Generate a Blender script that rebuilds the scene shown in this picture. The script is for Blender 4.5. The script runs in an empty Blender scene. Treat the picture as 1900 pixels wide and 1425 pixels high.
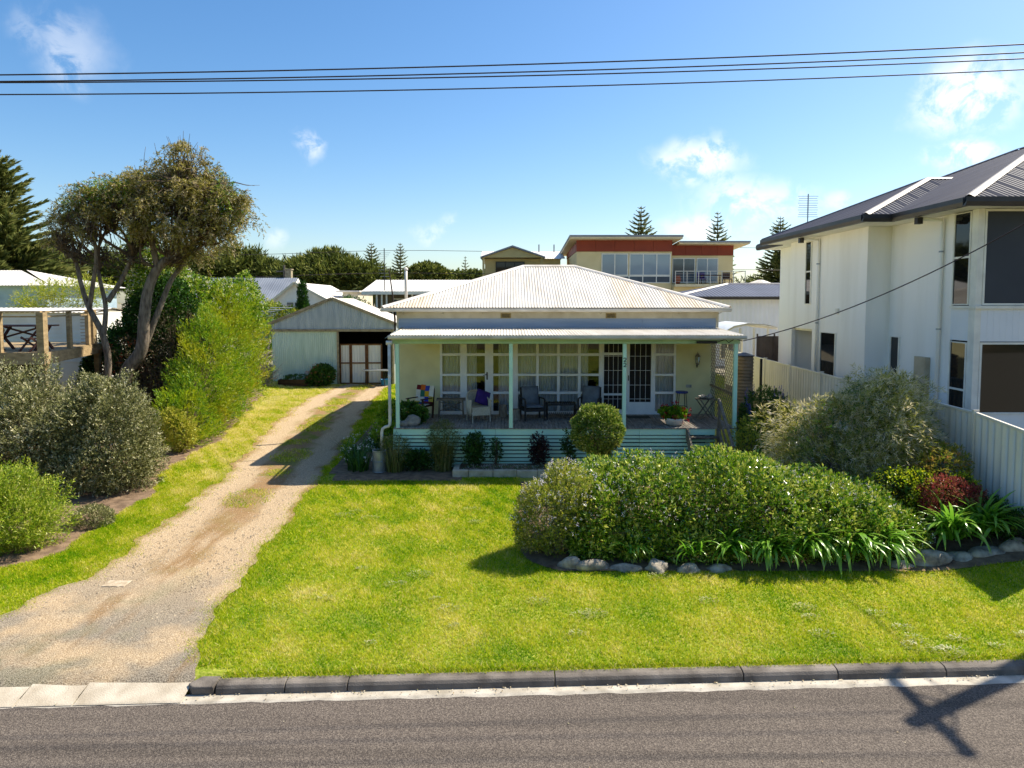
import bpy, math, random
import numpy as np
from mathutils import Vector, Matrix
R = math.radians
random.seed(7)
rng = np.random.default_rng(11)
scene = bpy.context.scene
col = scene.collection

# ---------------------------------------------------------------- camera, sky, sun, exposure
cam_data = bpy.data.cameras.new('camera')
cam = bpy.data.objects.new('camera', cam_data); col.objects.link(cam)
cam.location = (0, 0, 4.9)
cam.rotation_euler = (R(90 - 3.7), 0, 0)
cam_data.sensor_width = 36.0
cam_data.lens = 1310 / 1900 * 36.0
cam_data.shift_y = -65.8 / 1900
cam_data.clip_end = 4000
scene.camera = cam

SUN = Vector((0.77, 0.42, 1.0)).normalized()
world = bpy.data.worlds.new('World'); scene.world = world; world.use_nodes = True
wt = world.node_tree; wn = wt.nodes; wl = wt.links; wn.clear()
w_out = wn.new('ShaderNodeOutputWorld'); w_bg = wn.new('ShaderNodeBackground')
sky = wn.new('ShaderNodeTexSky'); sky.sky_type = 'NISHITA'; sky.sun_disc = False
sky.sun_elevation = math.asin(SUN.z); sky.sun_rotation = math.atan2(SUN.x, SUN.y)
sky.altitude = 0; sky.air_density = 1.0; sky.dust_density = 0.9; sky.ozone_density = 2.5
w_bg.inputs['Strength'].default_value = 0.092
wl.new(w_bg.outputs[0], w_out.inputs[0])
def wmath(op, a, b=None, c=None):
    n = wn.new('ShaderNodeMath'); n.operation = op
    for i, s in enumerate((a, b, c)):
        if s is None: continue
        if isinstance(s, (int, float)): n.inputs[i].default_value = s
        else: wl.new(s, n.inputs[i])
    return n.outputs[0]
# clouds: thin fair-weather puffs at their own directions in the sky dome, broken up by noise
tc = wn.new('ShaderNodeTexCoord'); sep = wn.new('ShaderNodeSeparateXYZ'); wl.new(tc.outputs['Generated'], sep.inputs[0])
az = wmath('ARCTAN2', sep.outputs[0], sep.outputs[1]); el = wmath('ARCSINE', sep.outputs[2])
def wnoise(scale, detail, dist=0.0, rough=0.55):
    n = wn.new('ShaderNodeTexNoise'); n.inputs['Scale'].default_value = scale; n.inputs['Detail'].default_value = detail
    n.inputs['Roughness'].default_value = rough; n.inputs['Distortion'].default_value = dist
    wl.new(tc.outputs['Generated'], n.inputs['Vector']); return n
n_a = wnoise(7.0, 5); n_b = wnoise(26.0, 7, 0.4, 0.62)
sa = wn.new('ShaderNodeSeparateColor'); wl.new(n_a.outputs['Color'], sa.inputs[0])
waz = wmath('ADD', az, wmath('MULTIPLY', wmath('SUBTRACT', sa.outputs[0], 0.5), 0.16))
wel = wmath('ADD', el, wmath('MULTIPLY', wmath('SUBTRACT', sa.outputs[1], 0.5), 0.10))
CLOUDS = [(-0.535, 0.282, 0.05, 0.04, 0.28), (-0.585, 0.29, 0.03, 0.022, 0.18), (-0.285, 0.204, 0.026, 0.022, 0.5), (-0.318, 0.098, 0.019, 0.014, 0.3), (-0.102, 0.106, 0.029, 0.014, 0.35), (0.261, 0.181, 0.068, 0.034, 0.75), (0.327, 0.133, 0.089, 0.038, 0.55), (0.566, 0.236, 0.05, 0.05, 0.9), (0.558, 0.162, 0.045, 0.022, 0.7), (0.273, 0.099, 0.064, 0.023, 0.5), (0.432, 0.124, 0.038, 0.015, 0.4),
    (1.5, 0.2, 0.1, 0.05, 0.6), (-1.6, 0.25, 0.12, 0.05, 0.5), (2.6, 0.3, 0.15, 0.06, 0.7), (-2.5, 0.18, 0.12, 0.04, 0.6)]  # azimuth, elevation, half-widths, density
clouds = None
for (a, e, ra, re, dens) in CLOUDS:
    d1 = wmath('DIVIDE', wmath('SUBTRACT', waz, a), ra); d2 = wmath('DIVIDE', wmath('SUBTRACT', wel, e), re)
    dd = wmath('SQRT', wmath('ADD', wmath('MULTIPLY', d1, d1), wmath('MULTIPLY', d2, d2)))
    m = wn.new('ShaderNodeMapRange'); m.interpolation_type = 'SMOOTHSTEP'
    wl.new(dd, m.inputs[0]); m.inputs[1].default_value = 1.25; m.inputs[2].default_value = 0.092
    m.inputs[3].default_value = 0; m.inputs[4].default_value = dens
    clouds = m.outputs[0] if clouds is None else wmath('MAXIMUM', clouds, m.outputs[0])
wisp = wn.new('ShaderNodeMapRange'); wisp.interpolation_type = 'SMOOTHSTEP'; wl.new(n_b.outputs['Fac'], wisp.inputs[0])
wisp.inputs[1].default_value = 0.38; wisp.inputs[2].default_value = 0.58; wisp.inputs[3].default_value = 0.0; wisp.inputs[4].default_value = 1.0
cmask = wmath('MULTIPLY', clouds, wisp.outputs[0])
cmix = wn.new('ShaderNodeMix'); cmix.data_type = 'RGBA'
hs = wn.new('ShaderNodeHueSaturation'); hs.inputs['Saturation'].default_value = 1.28
wl.new(sky.outputs[0], hs.inputs['Color'])
wl.new(cmask, cmix.inputs[0]); wl.new(hs.outputs[0], cmix.inputs[6]); cmix.inputs[7].default_value = (8.2, 8.0, 7.6, 1)
wl.new(cmix.outputs[2], w_bg.inputs['Color'])

sun_d = bpy.data.lights.new('sun', 'SUN'); sun_d.energy = 4.3; sun_d.angle = R(0.53); sun_d.color = (1.0, 0.92, 0.77)
sun = bpy.data.objects.new('sun', sun_d); col.objects.link(sun)
sun.rotation_euler = SUN.to_track_quat('Z', 'Y').to_euler(); sun.location = (30, 16, 40)

vs = scene.view_settings
vs.view_transform = 'Standard'; vs.look = 'None'; vs.exposure = 0.95; vs.gamma = 1.0; vs.use_curve_mapping = False
scene.render.engine = 'CYCLES'
cy = scene.cycles
cy.max_bounces = 6; cy.diffuse_bounces = 4; cy.glossy_bounces = 3; cy.transmission_bounces = 4; cy.transparent_max_bounces = 8
cy.caustics_reflective = False; cy.caustics_refractive = False; cy.use_denoising = True
cy.sample_clamp_indirect = 6.0

# ---------------------------------------------------------------- materials
def hexc(h):
    h = h.lstrip('#'); out = []
    for i in (0, 2, 4):
        v = int(h[i:i+2], 16) / 255
        out.append(v / 12.92 if v <= 0.04045 else ((v + 0.055) / 1.055) ** 2.4)
    return (*out, 1.0)
def node_mat(name):
    m = bpy.data.materials.new(name); m.use_nodes = True
    nt = m.node_tree; b = nt.nodes['Principled BSDF']
    return m, nt, nt.nodes, nt.links, b
def M(name, base, base2=None, scale=3.0, rough=0.6, bump=0.0, bscale=60.0, spec=0.4, metal=0.0, rnd=0.0, stretch=(1, 1, 1), detail=6, lo=0.35, hi=0.7, sss=0):
    """painted / timber / stone surface: two tones mixed by world-space noise, optional per-object tint and fine relief"""
    m, nt, N, L, b = node_mat(name)
    c1 = hexc(base); c2 = hexc(base2) if base2 else tuple(x * 0.82 for x in c1[:3]) + (1,)
    g = N.new('ShaderNodeNewGeometry'); mp = N.new('ShaderNodeVectorMath'); mp.operation = 'MULTIPLY'
    mp.inputs[1].default_value = stretch; L.new(g.outputs['Position'], mp.inputs[0])
    n = N.new('ShaderNodeTexNoise'); n.inputs['Scale'].default_value = scale; n.inputs['Detail'].default_value = detail
    L.new(mp.outputs[0], n.inputs['Vector'])
    r = N.new('ShaderNodeMapRange'); r.inputs[1].default_value = lo; r.inputs[2].default_value = hi
    L.new(n.outputs['Fac'], r.inputs[0])
    mx = N.new('ShaderNodeMix'); mx.data_type = 'RGBA'; mx.inputs[6].default_value = c1; mx.inputs[7].default_value = c2
    L.new(r.outputs[0], mx.inputs[0]); out = mx.outputs[2]
    if rnd:
        oi = N.new('ShaderNodeObjectInfo'); r2 = N.new('ShaderNodeMapRange')
        r2.inputs[3].default_value = 1 - rnd; r2.inputs[4].default_value = 1 + rnd; L.new(oi.outputs['Random'], r2.inputs[0])
        hsv = N.new('ShaderNodeHueSaturation'); L.new(r2.outputs[0], hsv.inputs['Value']); L.new(out, hsv.inputs['Color']); out = hsv.outputs[0]
    L.new(out, b.inputs['Base Color'])
    b.inputs['Roughness'].default_value = rough; b.inputs['Specular IOR Level'].default_value = spec; b.inputs['Metallic'].default_value = metal
    if bump:
        n2 = N.new('ShaderNodeTexNoise'); n2.inputs['Scale'].default_value = bscale; n2.inputs['Detail'].default_value = 4
        L.new(mp.outputs[0], n2.inputs['Vector'])
        bp = N.new('ShaderNodeBump'); bp.inputs['Strength'].default_value = bump; bp.inputs['Distance'].default_value = 0.02
        L.new(n2.outputs['Fac'], bp.inputs['Height']); L.new(bp.outputs[0], b.inputs['Normal'])
    return m
def leafM(name, cols, trans=0.35, rough=0.45, spec=0.4, patch=None, pscale=1.2):
    """leaves: each leaf carries its own tint value; light passes through the blade"""
    m, nt, N, L, b = node_mat(name)
    at = N.new('ShaderNodeAttribute'); at.attribute_name = 'tint'
    cr = N.new('ShaderNodeValToRGB'); e = cr.color_ramp.elements
    e[0].position = 0; e[0].color = hexc(cols[0]); e[1].position = 1; e[1].color = hexc(cols[-1])
    for i, c in enumerate(cols[1:-1]):
        k = e.new((i + 1) / (len(cols) - 1)); k.color = hexc(c)
    L.new(at.outputs['Fac'], cr.inputs[0]); out = cr.outputs[0]
    if patch:
        g = N.new('ShaderNodeNewGeometry'); n = N.new('ShaderNodeTexNoise'); n.inputs['Scale'].default_value = pscale; n.inputs['Detail'].default_value = 3
        L.new(g.outputs['Position'], n.inputs['Vector'])
        r = N.new('ShaderNodeMapRange'); r.inputs[1].default_value = 0.45; r.inputs[2].default_value = 0.68; r.inputs[4].default_value = 0.8; L.new(n.outputs['Fac'], r.inputs[0])
        mx = N.new('ShaderNodeMix'); mx.data_type = 'RGBA'; L.new(r.outputs[0], mx.inputs[0]); L.new(out, mx.inputs[6]); mx.inputs[7].default_value = hexc(patch); out = mx.outputs[2]
    L.new(out, b.inputs['Base Color']); b.inputs['Roughness'].default_value = rough; b.inputs['Specular IOR Level'].default_value = spec
    if trans:
        t = N.new('ShaderNodeBsdfTranslucent'); L.new(out, t.inputs['Color'])
        ms = N.new('ShaderNodeMixShader'); ms.inputs[0].default_value = trans
        L.new(b.outputs[0], ms.inputs[1]); L.new(t.outputs[0], ms.inputs[2]); L.new(ms.outputs[0], N['Material Output'].inputs['Surface'])
    return m
def glassM(name, tint='#ffffff', refl=0.10):
    """clear pane: mostly lets light through, mirrors the surroundings at a glancing angle"""
    m, nt, N, L, b = node_mat(name)
    tr = N.new('ShaderNodeBsdfTransparent'); tr.inputs[0].default_value = hexc(tint)
    gl = N.new('ShaderNodeBsdfGlossy'); gl.inputs['Roughness'].default_value = 0.02
    lw = N.new('ShaderNodeFresnel'); lw.inputs['IOR'].default_value = 1.5
    ad = N.new('ShaderNodeMath'); ad.operation = 'ADD'; ad.inputs[1].default_value = refl; L.new(lw.outputs[0], ad.inputs[0])
    ms = N.new('ShaderNodeMixShader'); L.new(ad.outputs[0], ms.inputs[0]); L.new(tr.outputs[0], ms.inputs[1]); L.new(gl.outputs[0], ms.inputs[2])
    L.new(ms.outputs[0], N['Material Output'].inputs['Surface']); N.remove(b)
    return m

# ---------------------------------------------------------------- object helpers
INV = {}
def thing(name, label, cat, loc=(0, 0, 0), rotz=0.0, group=None, local=False):
    o = bpy.data.objects.new(name, None); col.objects.link(o)
    o.empty_display_size = 0.2
    o.location = loc; o.rotation_euler = (0, 0, rotz)
    o['label'] = label; o['category'] = cat
    if group: o['group'] = group
    if not local: INV[o.name] = Matrix.Translation(Vector(loc)).inverted()
    return o
def tag(o, label=None, cat=None, group=None, kind=None):
    if label: o['label'] = label
    if cat: o['category'] = cat
    if group: o['group'] = group
    if kind: o['kind'] = kind
    return o
def link(name, me, parent=None):
    o = bpy.data.objects.new(name, me); col.objects.link(o)
    if parent is not None:
        o.parent = parent
        if parent.name in INV: o.matrix_parent_inverse = INV[parent.name]
    return o
def copy_tree(o, parent=None):
    c = o.copy(); col.objects.link(c)
    if parent is not None: c.parent = parent
    for ch in list(o.children): copy_tree(ch, c)
    return c
def npmesh(name, V, Fq, mat, parent=None, tint=None, smooth=False):
    """V (n,3), Fq (m,k) all faces of k corners"""
    me = bpy.data.meshes.new(name); V = np.asarray(V, np.float32); Fq = np.asarray(Fq, np.int32)
    k = Fq.shape[1]; m = len(Fq)
    me.vertices.add(len(V)); me.vertices.foreach_set('co', V.ravel())
    me.loops.add(m * k); me.loops.foreach_set('vertex_index', Fq.ravel())
    me.polygons.add(m); me.polygons.foreach_set('loop_start', np.arange(0, m * k, k, dtype=np.int32))
    try: me.polygons.foreach_set('loop_total', np.full(m, k, np.int32))
    except Exception: pass
    if tint is not None:
        a = me.attributes.new('tint', 'FLOAT', 'POINT'); a.data.foreach_set('value', np.asarray(tint, np.float32))
    me.update(calc_edges=True)
    if smooth: me.polygons.foreach_set('use_smooth', np.ones(m, bool))
    me.materials.append(mat)
    return link(name, me, parent)
class MB:
    def __init__(s): s.v = []; s.f = []
    def poly(s, pts):
        k = len(s.v); s.v += [tuple(p) for p in pts]; s.f.append(tuple(range(k, k + len(pts)))); return s
    def box(s, x0, x1, y0, y1, z0, z1):
        k = len(s.v)
        s.v += [(x, y, z) for z in (z0, z1) for (x, y) in ((x0, y0), (x1, y0), (x1, y1), (x0, y1))]
        s.f += [tuple(k + i for i in q) for q in ((3, 2, 1, 0), (4, 5, 6, 7), (0, 1, 5, 4), (1, 2, 6, 5), (2, 3, 7, 6), (3, 0, 4, 7))]
        return s
    def bar(s, a, b, w, h, up=(0, 0, 1)):
        """rectangular bar from a to b: w across, h along 'up'"""
        a = Vector(a); b = Vector(b); d = (b - a).normalized(); u = Vector(up)
        if abs(d.dot(u)) > 0.98: u = Vector((0, 1, 0))
        sd = d.cross(u).normalized(); u = sd.cross(d).normalized(); k = len(s.v)
        for p in (a, b):
            for (i, j) in ((-1, -1), (1, -1), (1, 1), (-1, 1)): s.v.append(tuple(p + sd * (i * w / 2) + u * (j * h / 2)))
        s.f += [tuple(k + i for i in q) for q in ((3, 2, 1, 0), (4, 5, 6, 7), (0, 1, 5, 4), (1, 2, 6, 5), (2, 3, 7, 6), (3, 0, 4, 7))]
        return s
    def tube(s, pts, r, n=8):
        pts = [Vector(p) for p in pts]; rs = r if isinstance(r, (list, tuple)) else [r] * len(pts)
        k0 = len(s.v); prev = None
        for i, p in enumerate(pts):
            d = (pts[min(i + 1, len(pts) - 1)] - pts[max(i - 1, 0)]).normalized()
            if prev is None:
                a = Vector((1, 0, 0)) if abs(d.x) < 0.8 else Vector((0, 1, 0))
                u = d.cross(a).normalized()
            else: u = (prev - d * prev.dot(d)).normalized()
            prev = u; w = d.cross(u)
            for j in range(n):
                t = 2 * math.pi * j / n; s.v.append(tuple(p + (u * math.cos(t) + w * math.sin(t)) * rs[i]))
        for i in range(len(pts) - 1):
            for j in range(n):
                a = k0 + i * n + j; b = k0 + i * n + (j + 1) % n
                s.f.append((a, b, b + n, a + n))
        s.f.append(tuple(k0 + j for j in reversed(range(n)))); e = k0 + (len(pts) - 1) * n
        s.f.append(tuple(e + j for j in range(n))); return s
    def lathe(s, prof, c=(0, 0, 0), n=20):
        k = len(s.v)
        for (r, z) in prof:
            for j in range(n):
                t = 2 * math.pi * j / n; s.v.append((c[0] + r * math.cos(t), c[1] + r * math.sin(t), c[2] + z))
        for i in range(len(prof) - 1):
            for j in range(n):
                a = k + i * n + j; b = k + i * n + (j + 1) % n; s.f.append((a, b, b + n, a + n))
        s.f.append(tuple(k + j for j in reversed(range(n)))); e = k + (len(prof) - 1) * n
        s.f.append(tuple(e + j for j in range(n))); return s
    def prism(s, pts, vec):
        """closed solid: polygon pts swept along vec"""
        k = len(s.v); n = len(pts); v = Vector(vec)
        s.v += [tuple(p) for p in pts] + [tuple(Vector(p) + v) for p in pts]
        s.f.append(tuple(k + i for i in range(n))); s.f.append(tuple(k + n + i for i in reversed(range(n))))
        for i in range(n): s.f.append((k + i, k + n + i, k + n + (i + 1) % n, k + (i + 1) % n))
        return s
    def build(s, name, mat, parent=None, smooth=False, bevel=0.0):
        me = bpy.data.meshes.new(name); me.from_pydata(s.v, [], s.f); me.update()
        if smooth: me.polygons.foreach_set('use_smooth', np.ones(len(me.polygons), bool))
        me.materials.append(mat); o = link(name, me, parent)
        if bevel:
            md = o.modifiers.new('edge', 'BEVEL'); md.width = bevel; md.segments = 2; md.limit_method = 'ANGLE'
        return o
def lump(name, c, r, mat, parent=None, seed=0, amp=0.25, flat=0.0, sub=3):
    """irregular stone: faceted ball pushed in and out by a few plane waves"""
    rr = random.Random(seed); V = []; Fc = []; n = 6 * sub; mrows = 4 * sub
    ws = [(Vector((rr.gauss(0, 1), rr.gauss(0, 1), rr.gauss(0, 1))), rr.random() * 6) for _ in range(7)]
    hs_ = [(Vector((rr.gauss(0, 1), rr.gauss(0, 1), rr.gauss(0, 1))) * 3.4, rr.random() * 6) for _ in range(8)]
    for i in range(mrows + 1):
        th = math.pi * i / mrows
        for j in range(n):
            ph = 2 * math.pi * j / n; d = Vector((math.sin(th) * math.cos(ph), math.sin(th) * math.sin(ph), math.cos(th)))
            k = 1 + amp * sum(math.sin(1.7 * w.dot(d) + p) for w, p in ws) / 4 + amp * .22 * sum(abs(math.sin(w.dot(d) + p)) - .6 for w, p in hs_) / 3
            q = Vector((d.x * r[0] * k, d.y * r[1] * k, d.z * r[2] * k))
            V.append((c[0] + q.x, c[1] + q.y, c[2] + max(q.z, -r[2] * (1 - flat)))) 
    for i in range(mrows):
        for j in range(n): a = i * n + j; b = i * n + (j + 1) % n; Fc.append((a, a + n, b + n, b))
    return npmesh(name, V, Fc, mat, parent, smooth=False)
def corr(name, o, U, Vd, width, v0, v1, mat, parent, pitch=0.09, amp=0.011, u0=0.0, per=6):
    """corrugated metal sheet: waves run along U, ridges run along Vd; v0(u), v1(u) give its ends"""
    o = Vector(o); U = Vector(U).normalized(); Vd = Vector(Vd).normalized(); Nn = U.cross(Vd).normalized()
    n = max(2, int(width / pitch * per)); V = []; Fc = []
    for i in range(n + 1):
        u = u0 + width * i / n; h = amp * math.cos(2 * math.pi * u / pitch)
        a0 = v0(u) if callable(v0) else v0; a1 = v1(u) if callable(v1) else v1
        V.append(o + U * u + Vd * a0 + Nn * h); V.append(o + U * u + Vd * max(a1, a0) + Nn * h)
    for i in range(n): Fc.append((2 * i, 2 * i + 1, 2 * i + 3, 2 * i + 2))
    return npmesh(name, [tuple(v) for v in V], Fc, mat, parent, smooth=True)
def corr_run(name, o, U, Vd, total, sheet, v0, v1, mat, parent, **kw):
    u = 0.0
    while u < total - 0.02:
        w = min(sheet, total - u); corr(name, o, U, Vd, w, v0, v1, mat, parent, u0=u, **kw); u += sheet

# ---------------------------------------------------------------- terrain heights
GP = [(-400, 26), (-120, 16), (-60, 8.5), (-25, 2.2), (-6, 0.35), (1.2, 0.15), (1.6, -0.03), (8.85, -0.03), (8.95, 0.125), (18.5, .37), (30, .55), (36, .72), (45, 1.5), (55, 3.0), (70, 3.6), (120, 4.0), (3000, 4.2)]
def lerp_tab(tab, y):
    if y <= tab[0][0]: return tab[0][1]
    for (a, b), (c, d) in zip(tab, tab[1:]):
        if y <= c: return b + (d - b) * (y - a) / (c - a)
    return tab[-1][1]
def sstep(a, b, x):
    t = min(1, max(0, (x - a) / (b - a))); return t * t * (3 - 2 * t)
def kerb_y(x): return 8.70 + 0.045 * x
def gz(x, y):
    ys = y - 0.045 * x if y < 14 else y - 0.045 * x * max(0, 1 - (y - 14) / 6)
    z = lerp_tab(GP, ys)
    if y > 10.5:
        k = sstep(10.5, 13, y)
        z += k * (0.30 * sstep(7.2, 9.3, x) + 0.62 * sstep(9.46, 9.62, x)) * (1 - sstep(34, 44, y))
        z += k * 0.35 * sstep(-10.5, -14, x) * (1 - sstep(40, 50, y))
    return z
DL = [(8.6, -9.6), (9.3, -8.6), (10.16, -7.7), (11.76, -7.31), (13.24, -7.19), (15.17, -7.4), (17.08, -7.4), (19.76, -7.75), (24.16, -8.49), (27.6, -8.94), (30.68, -9.13), (33.26, -8.95), (36.3, -8.5)]
DR = [(8.6, -4.1), (9.0, -4.2), (11.18, -4.6), (13.53, -4.69), (17.6, -4.95), (19.51, -5.05), (24.45, -5.54), (29.29, -6.01), (33.26, -6.23), (36.3, -6.2)]
BL = [(11.2, -10.2), (12.0, -9.1), (12.55, -8.45), (13.3, -8.45), (14.0, -8.6), (15.2, -8.5), (16.5, -8.55), (17.8, -9.0), (19.3, -9.45), (22.9, -9.45), (26, -10.2), (31.5, -11.3), (36, -12.3)]
def wob(y, s, a=0.10): return a * (math.sin(y * 2.1 + s) + 0.6 * math.sin(y * 5.3 + 2 * s) + 0.4 * math.sin(y * 11.7 + 3 * s))
def dl(y): return lerp_tab(DL, y) + wob(y, 1.0)
def dr(y): return lerp_tab(DR, y) + wob(y, 2.2, 0.07)
def bl(y): return lerp_tab(BL, y) + wob(y, 4.0, 0.08)

# ground sheet
def grid_sheet(name, xs, ys, zf, mat, kind='structure'):
    nx, ny = len(xs), len(ys); V = [(x, y, zf(x, y)) for y in ys for x in xs]
    Fc = [(j * nx + i, j * nx + i + 1, (j + 1) * nx + i + 1, (j + 1) * nx + i) for j in range(ny - 1) for i in range(nx - 1)]
    o = npmesh(name, V, Fc, mat, smooth=True); o['kind'] = kind; return o
xs = [-1500, -700, -350, -180, -100, -60, -40, -28, -20] + [-16 + 0.8 * i for i in range(30)] + [7.6, 8.2, 8.8, 9.2, 9.4, 9.48, 9.54, 9.6, 9.7, 10.2, 11.5, 14, 18, 24, 34, 50, 80, 140, 300, 700, 1500]
ys = [-1200, -400, -120, -60, -40, -25, -15, -9, -6, -3, -1, 0.2, 0.8, 1.2, 1.4, 1.6, 1.8, 3, 6] + [7.8 + 0.1 * i for i in range(18)] + [9.8, 10.5, 11, 11.5, 12, 12.5, 13] + [14 + i for i in range(28)] + [44, 46, 48, 50, 53, 56, 60, 65, 70, 80, 100, 120, 200, 500, 1500, 3000]

mG, nt, N, L, b = node_mat('lawn_soil')
g = N.new('ShaderNodeNewGeometry')
n1 = N.new('ShaderNodeTexNoise'); n1.inputs['Scale'].default_value = 0.9; n1.inputs['Detail'].default_value = 5; L.new(g.outputs['Position'], n1.inputs['Vector'])
n2 = N.new('ShaderNodeTexNoise'); n2.inputs['Scale'].default_value = 22; n2.inputs['Detail'].default_value = 6; L.new(g.outputs['Position'], n2.inputs['Vector'])
cr = N.new('ShaderNodeValToRGB'); e = cr.color_ramp.elements
e[0].position = 0.30; e[0].color = hexc('#66801a'); e[1].position = 0.72; e[1].color = hexc('#b5a650'); k = e.new(0.52); k.color = hexc('#8f9d26')
L.new(n1.outputs['Fac'], cr.inputs[0])
cr2 = N.new('ShaderNodeValToRGB'); e = cr2.color_ramp.elements
e[0].position = 0.35; e[0].color = hexc('#4f6616'); e[1].position = 0.7; e[1].color = hexc('#b3a862')
L.new(n2.outputs['Fac'], cr2.inputs[0])
mx = N.new('ShaderNodeMix'); mx.data_type = 'RGBA'; mx.inputs[0].default_value = 0.45; L.new(cr.outputs[0], mx.inputs[6]); L.new(cr2.outputs[0], mx.inputs[7])
sp = N.new('ShaderNodeSeparateXYZ'); L.new(g.outputs['Position'], sp.inputs[0])
def stp(s, a, c):
    n = N.new('ShaderNodeMapRange'); n.interpolation_type = 'SMOOTHSTEP'; n.inputs[1].default_value = a; n.inputs[2].default_value = c; L.new(s, n.inputs[0]); return n.outputs[0]
mxm = N.new('ShaderNodeMath'); mxm.operation = 'MAXIMUM'; L.new(stp(sp.outputs[1], 37.5, 42), mxm.inputs[0]); L.new(stp(sp.outputs[0], 9.6, 9.8), mxm.inputs[1])
yard = N.new('ShaderNodeMix'); yard.data_type = 'RGBA'; L.new(mxm.outputs[0], yard.inputs[0]); L.new(mx.outputs[2], yard.inputs[6]); yard.inputs[7].default_value = hexc('#8f8876')
L.new(yard.outputs[2], b.inputs['Base Color']); b.inputs['Roughness'].default_value = 0.9; b.inputs['Specular IOR Level'].default_value = 0.1
bp = N.new('ShaderNodeBump'); bp.inputs['Strength'].default_value = 0.6; bp.inputs['Distance'].default_value = 0.03; L.new(n2.outputs['Fac'], bp.inputs['Height']); L.new(bp.outputs[0], b.inputs['Normal'])
grid_sheet('ground', xs, ys, gz, mG)

# scrubby dune across the road (mirrored in the neighbour's glass)
mScrub = M('dune_scrub', '#7a6846', '#3c4420', scale=0.22, rough=0.95, bump=0.8, bscale=3)
grid_sheet('hill', [-300, -150, -80, -40, -20, 0, 20, 40, 80, 150, 300], [-300, -120, -60, -40, -25, -14], lambda x, y: lerp_tab(GP, y) + 0.05 + 1.2 * sstep(-14, -30, y), mScrub)

# road: asphalt with fine chips and darker wheel lines along its length
mA, nt, N, L, b = node_mat('asphalt')
g = N.new('ShaderNodeNewGeometry')
na = N.new('ShaderNodeTexNoise'); na.inputs['Scale'].default_value = 55; na.inputs['Detail'].default_value = 3; na.inputs['Roughness'].default_value = 0.7; L.new(g.outputs['Position'], na.inputs['Vector'])
nv = N.new('ShaderNodeTexVoronoi'); nv.inputs['Scale'].default_value = 70; L.new(g.outputs['Position'], nv.inputs['Vector'])
st = N.new('ShaderNodeVectorMath'); st.operation = 'MULTIPLY'; st.inputs[1].default_value = (0.12, 3.2, 1); L.new(g.outputs['Position'], st.inputs[0])
nb = N.new('ShaderNodeTexNoise'); nb.inputs['Scale'].default_value = 1.0; nb.inputs['Detail'].default_value = 3; L.new(st.outputs[0], nb.inputs['Vector'])
cr = N.new('ShaderNodeValToRGB'); e = cr.color_ramp.elements; e[0].position = 0.33; e[0].color = hexc('#3f3833'); e[1].position = 0.68; e[1].color = hexc('#857a6e'); k = e.new(0.5); k.color = hexc('#5e554d')
L.new(na.outputs['Fac'], cr.inputs[0])
r = N.new('ShaderNodeMapRange'); r.inputs[1].default_value = 0.3; r.inputs[2].default_value = 0.5; r.inputs[3].default_value = 0.72; r.inputs[4].default_value = 1.0; L.new(nb.outputs['Fac'], r.inputs[0])
hv = N.new('ShaderNodeHueSaturation'); L.new(cr.outputs[0], hv.inputs['Color']); L.new(r.outputs[0], hv.inputs['Value'])
L.new(hv.outputs[0], b.inputs['Base Color']); b.inputs['Roughness'].default_value = 0.85; b.inputs['Specular IOR Level'].default_value = 0.25
bp = N.new('ShaderNodeBump'); bp.inputs['Strength'].default_value = 0.8; bp.inputs['Distance'].default_value = 0.008; L.new(nv.outputs['Distance'], bp.inputs['Height']); L.new(bp.outputs[0], b.inputs['Normal'])
def wavy_strip(name, y0f, y1f, z0, z1, mat, x0=-60, x1=60, n=600, kind='structure'):
    V = []; Fc = []
    for i in range(n + 1):
        x = x0 + (x1 - x0) * i / n; V += [(x, y0f(x), z0), (x, y1f(x), z1)]
    Fc = [(2 * i, 2 * i + 2, 2 * i + 3, 2 * i + 1) for i in range(n)]
    o = npmesh(name, V, Fc, mat); o['kind'] = kind; return o
road = wavy_strip('road', lambda x: 1.62 + 0.045 * x, lambda x: kerb_y(x) - 0.20 + 0.012 * math.sin(x * 7.1) + 0.01 * math.sin(x * 17.3), 0.012, 0.012, mA)
mConc = M('gutter_concrete', '#c4bbab', '#978e7e', scale=4, rough=0.85, bump=0.3, bscale=90)
wavy_strip('gutter', lambda x: kerb_y(x) - 0.45, lambda x: kerb_y(x) + 0.02, 0.006, 0.006, mConc)
# a few pale scuffs and chips of gravel lying on the asphalt
mKerb = M('kerb_concrete', '#847b71', '#4c453e', scale=3, rough=0.9, bump=0.5, bscale=70, rnd=0.10)
kerb = thing('kerb', 'weathered grey concrete kerb along the road edge of the lawn', 'kerb', (0, 8.7, 0))
kerb['kind'] = 'structure'
kx = [-3.72, -2.86, -2.08, 0.55, 3.0, 4.25, 5.7, 8.2, 10.7, 13.2, 15.7, 18.2]
for a, c in zip(kx, kx[1:]):
    a += 0.006; c -= 0.006; mb = MB(); prof = [(0, 0.0), (0.015, 0.072), (0.04, 0.108), (0.08, 0.122), (0.19, 0.126), (0.19, -0.05), (0, -0.05)]
    k0 = len(mb.v); P = []
    for x in (a, c): P.append([(x, kerb_y(x) + q, z) for q, z in prof])
    mb.prism(P[0], Vector(P[1][0]) - Vector(P[0][0])); mb.build('kerb_stone', mKerb, kerb, bevel=0.008)
# angled end piece where the kerb turns in to the driveway
mb = MB(); mb.prism([(-3.735, kerb_y(-3.7), -0.04), (-4.0, kerb_y(-4) + 0.01, -0.04), (-4.09, kerb_y(-4) + 0.1, -0.04), (-3.9, kerb_y(-4) + 0.42, -0.04), (-3.735, kerb_y(-3.7) + 0.40, -0.04)], (0, 0, 0.15)); mb.build('kerb_end', mKerb, kerb, bevel=0.02)
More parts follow.
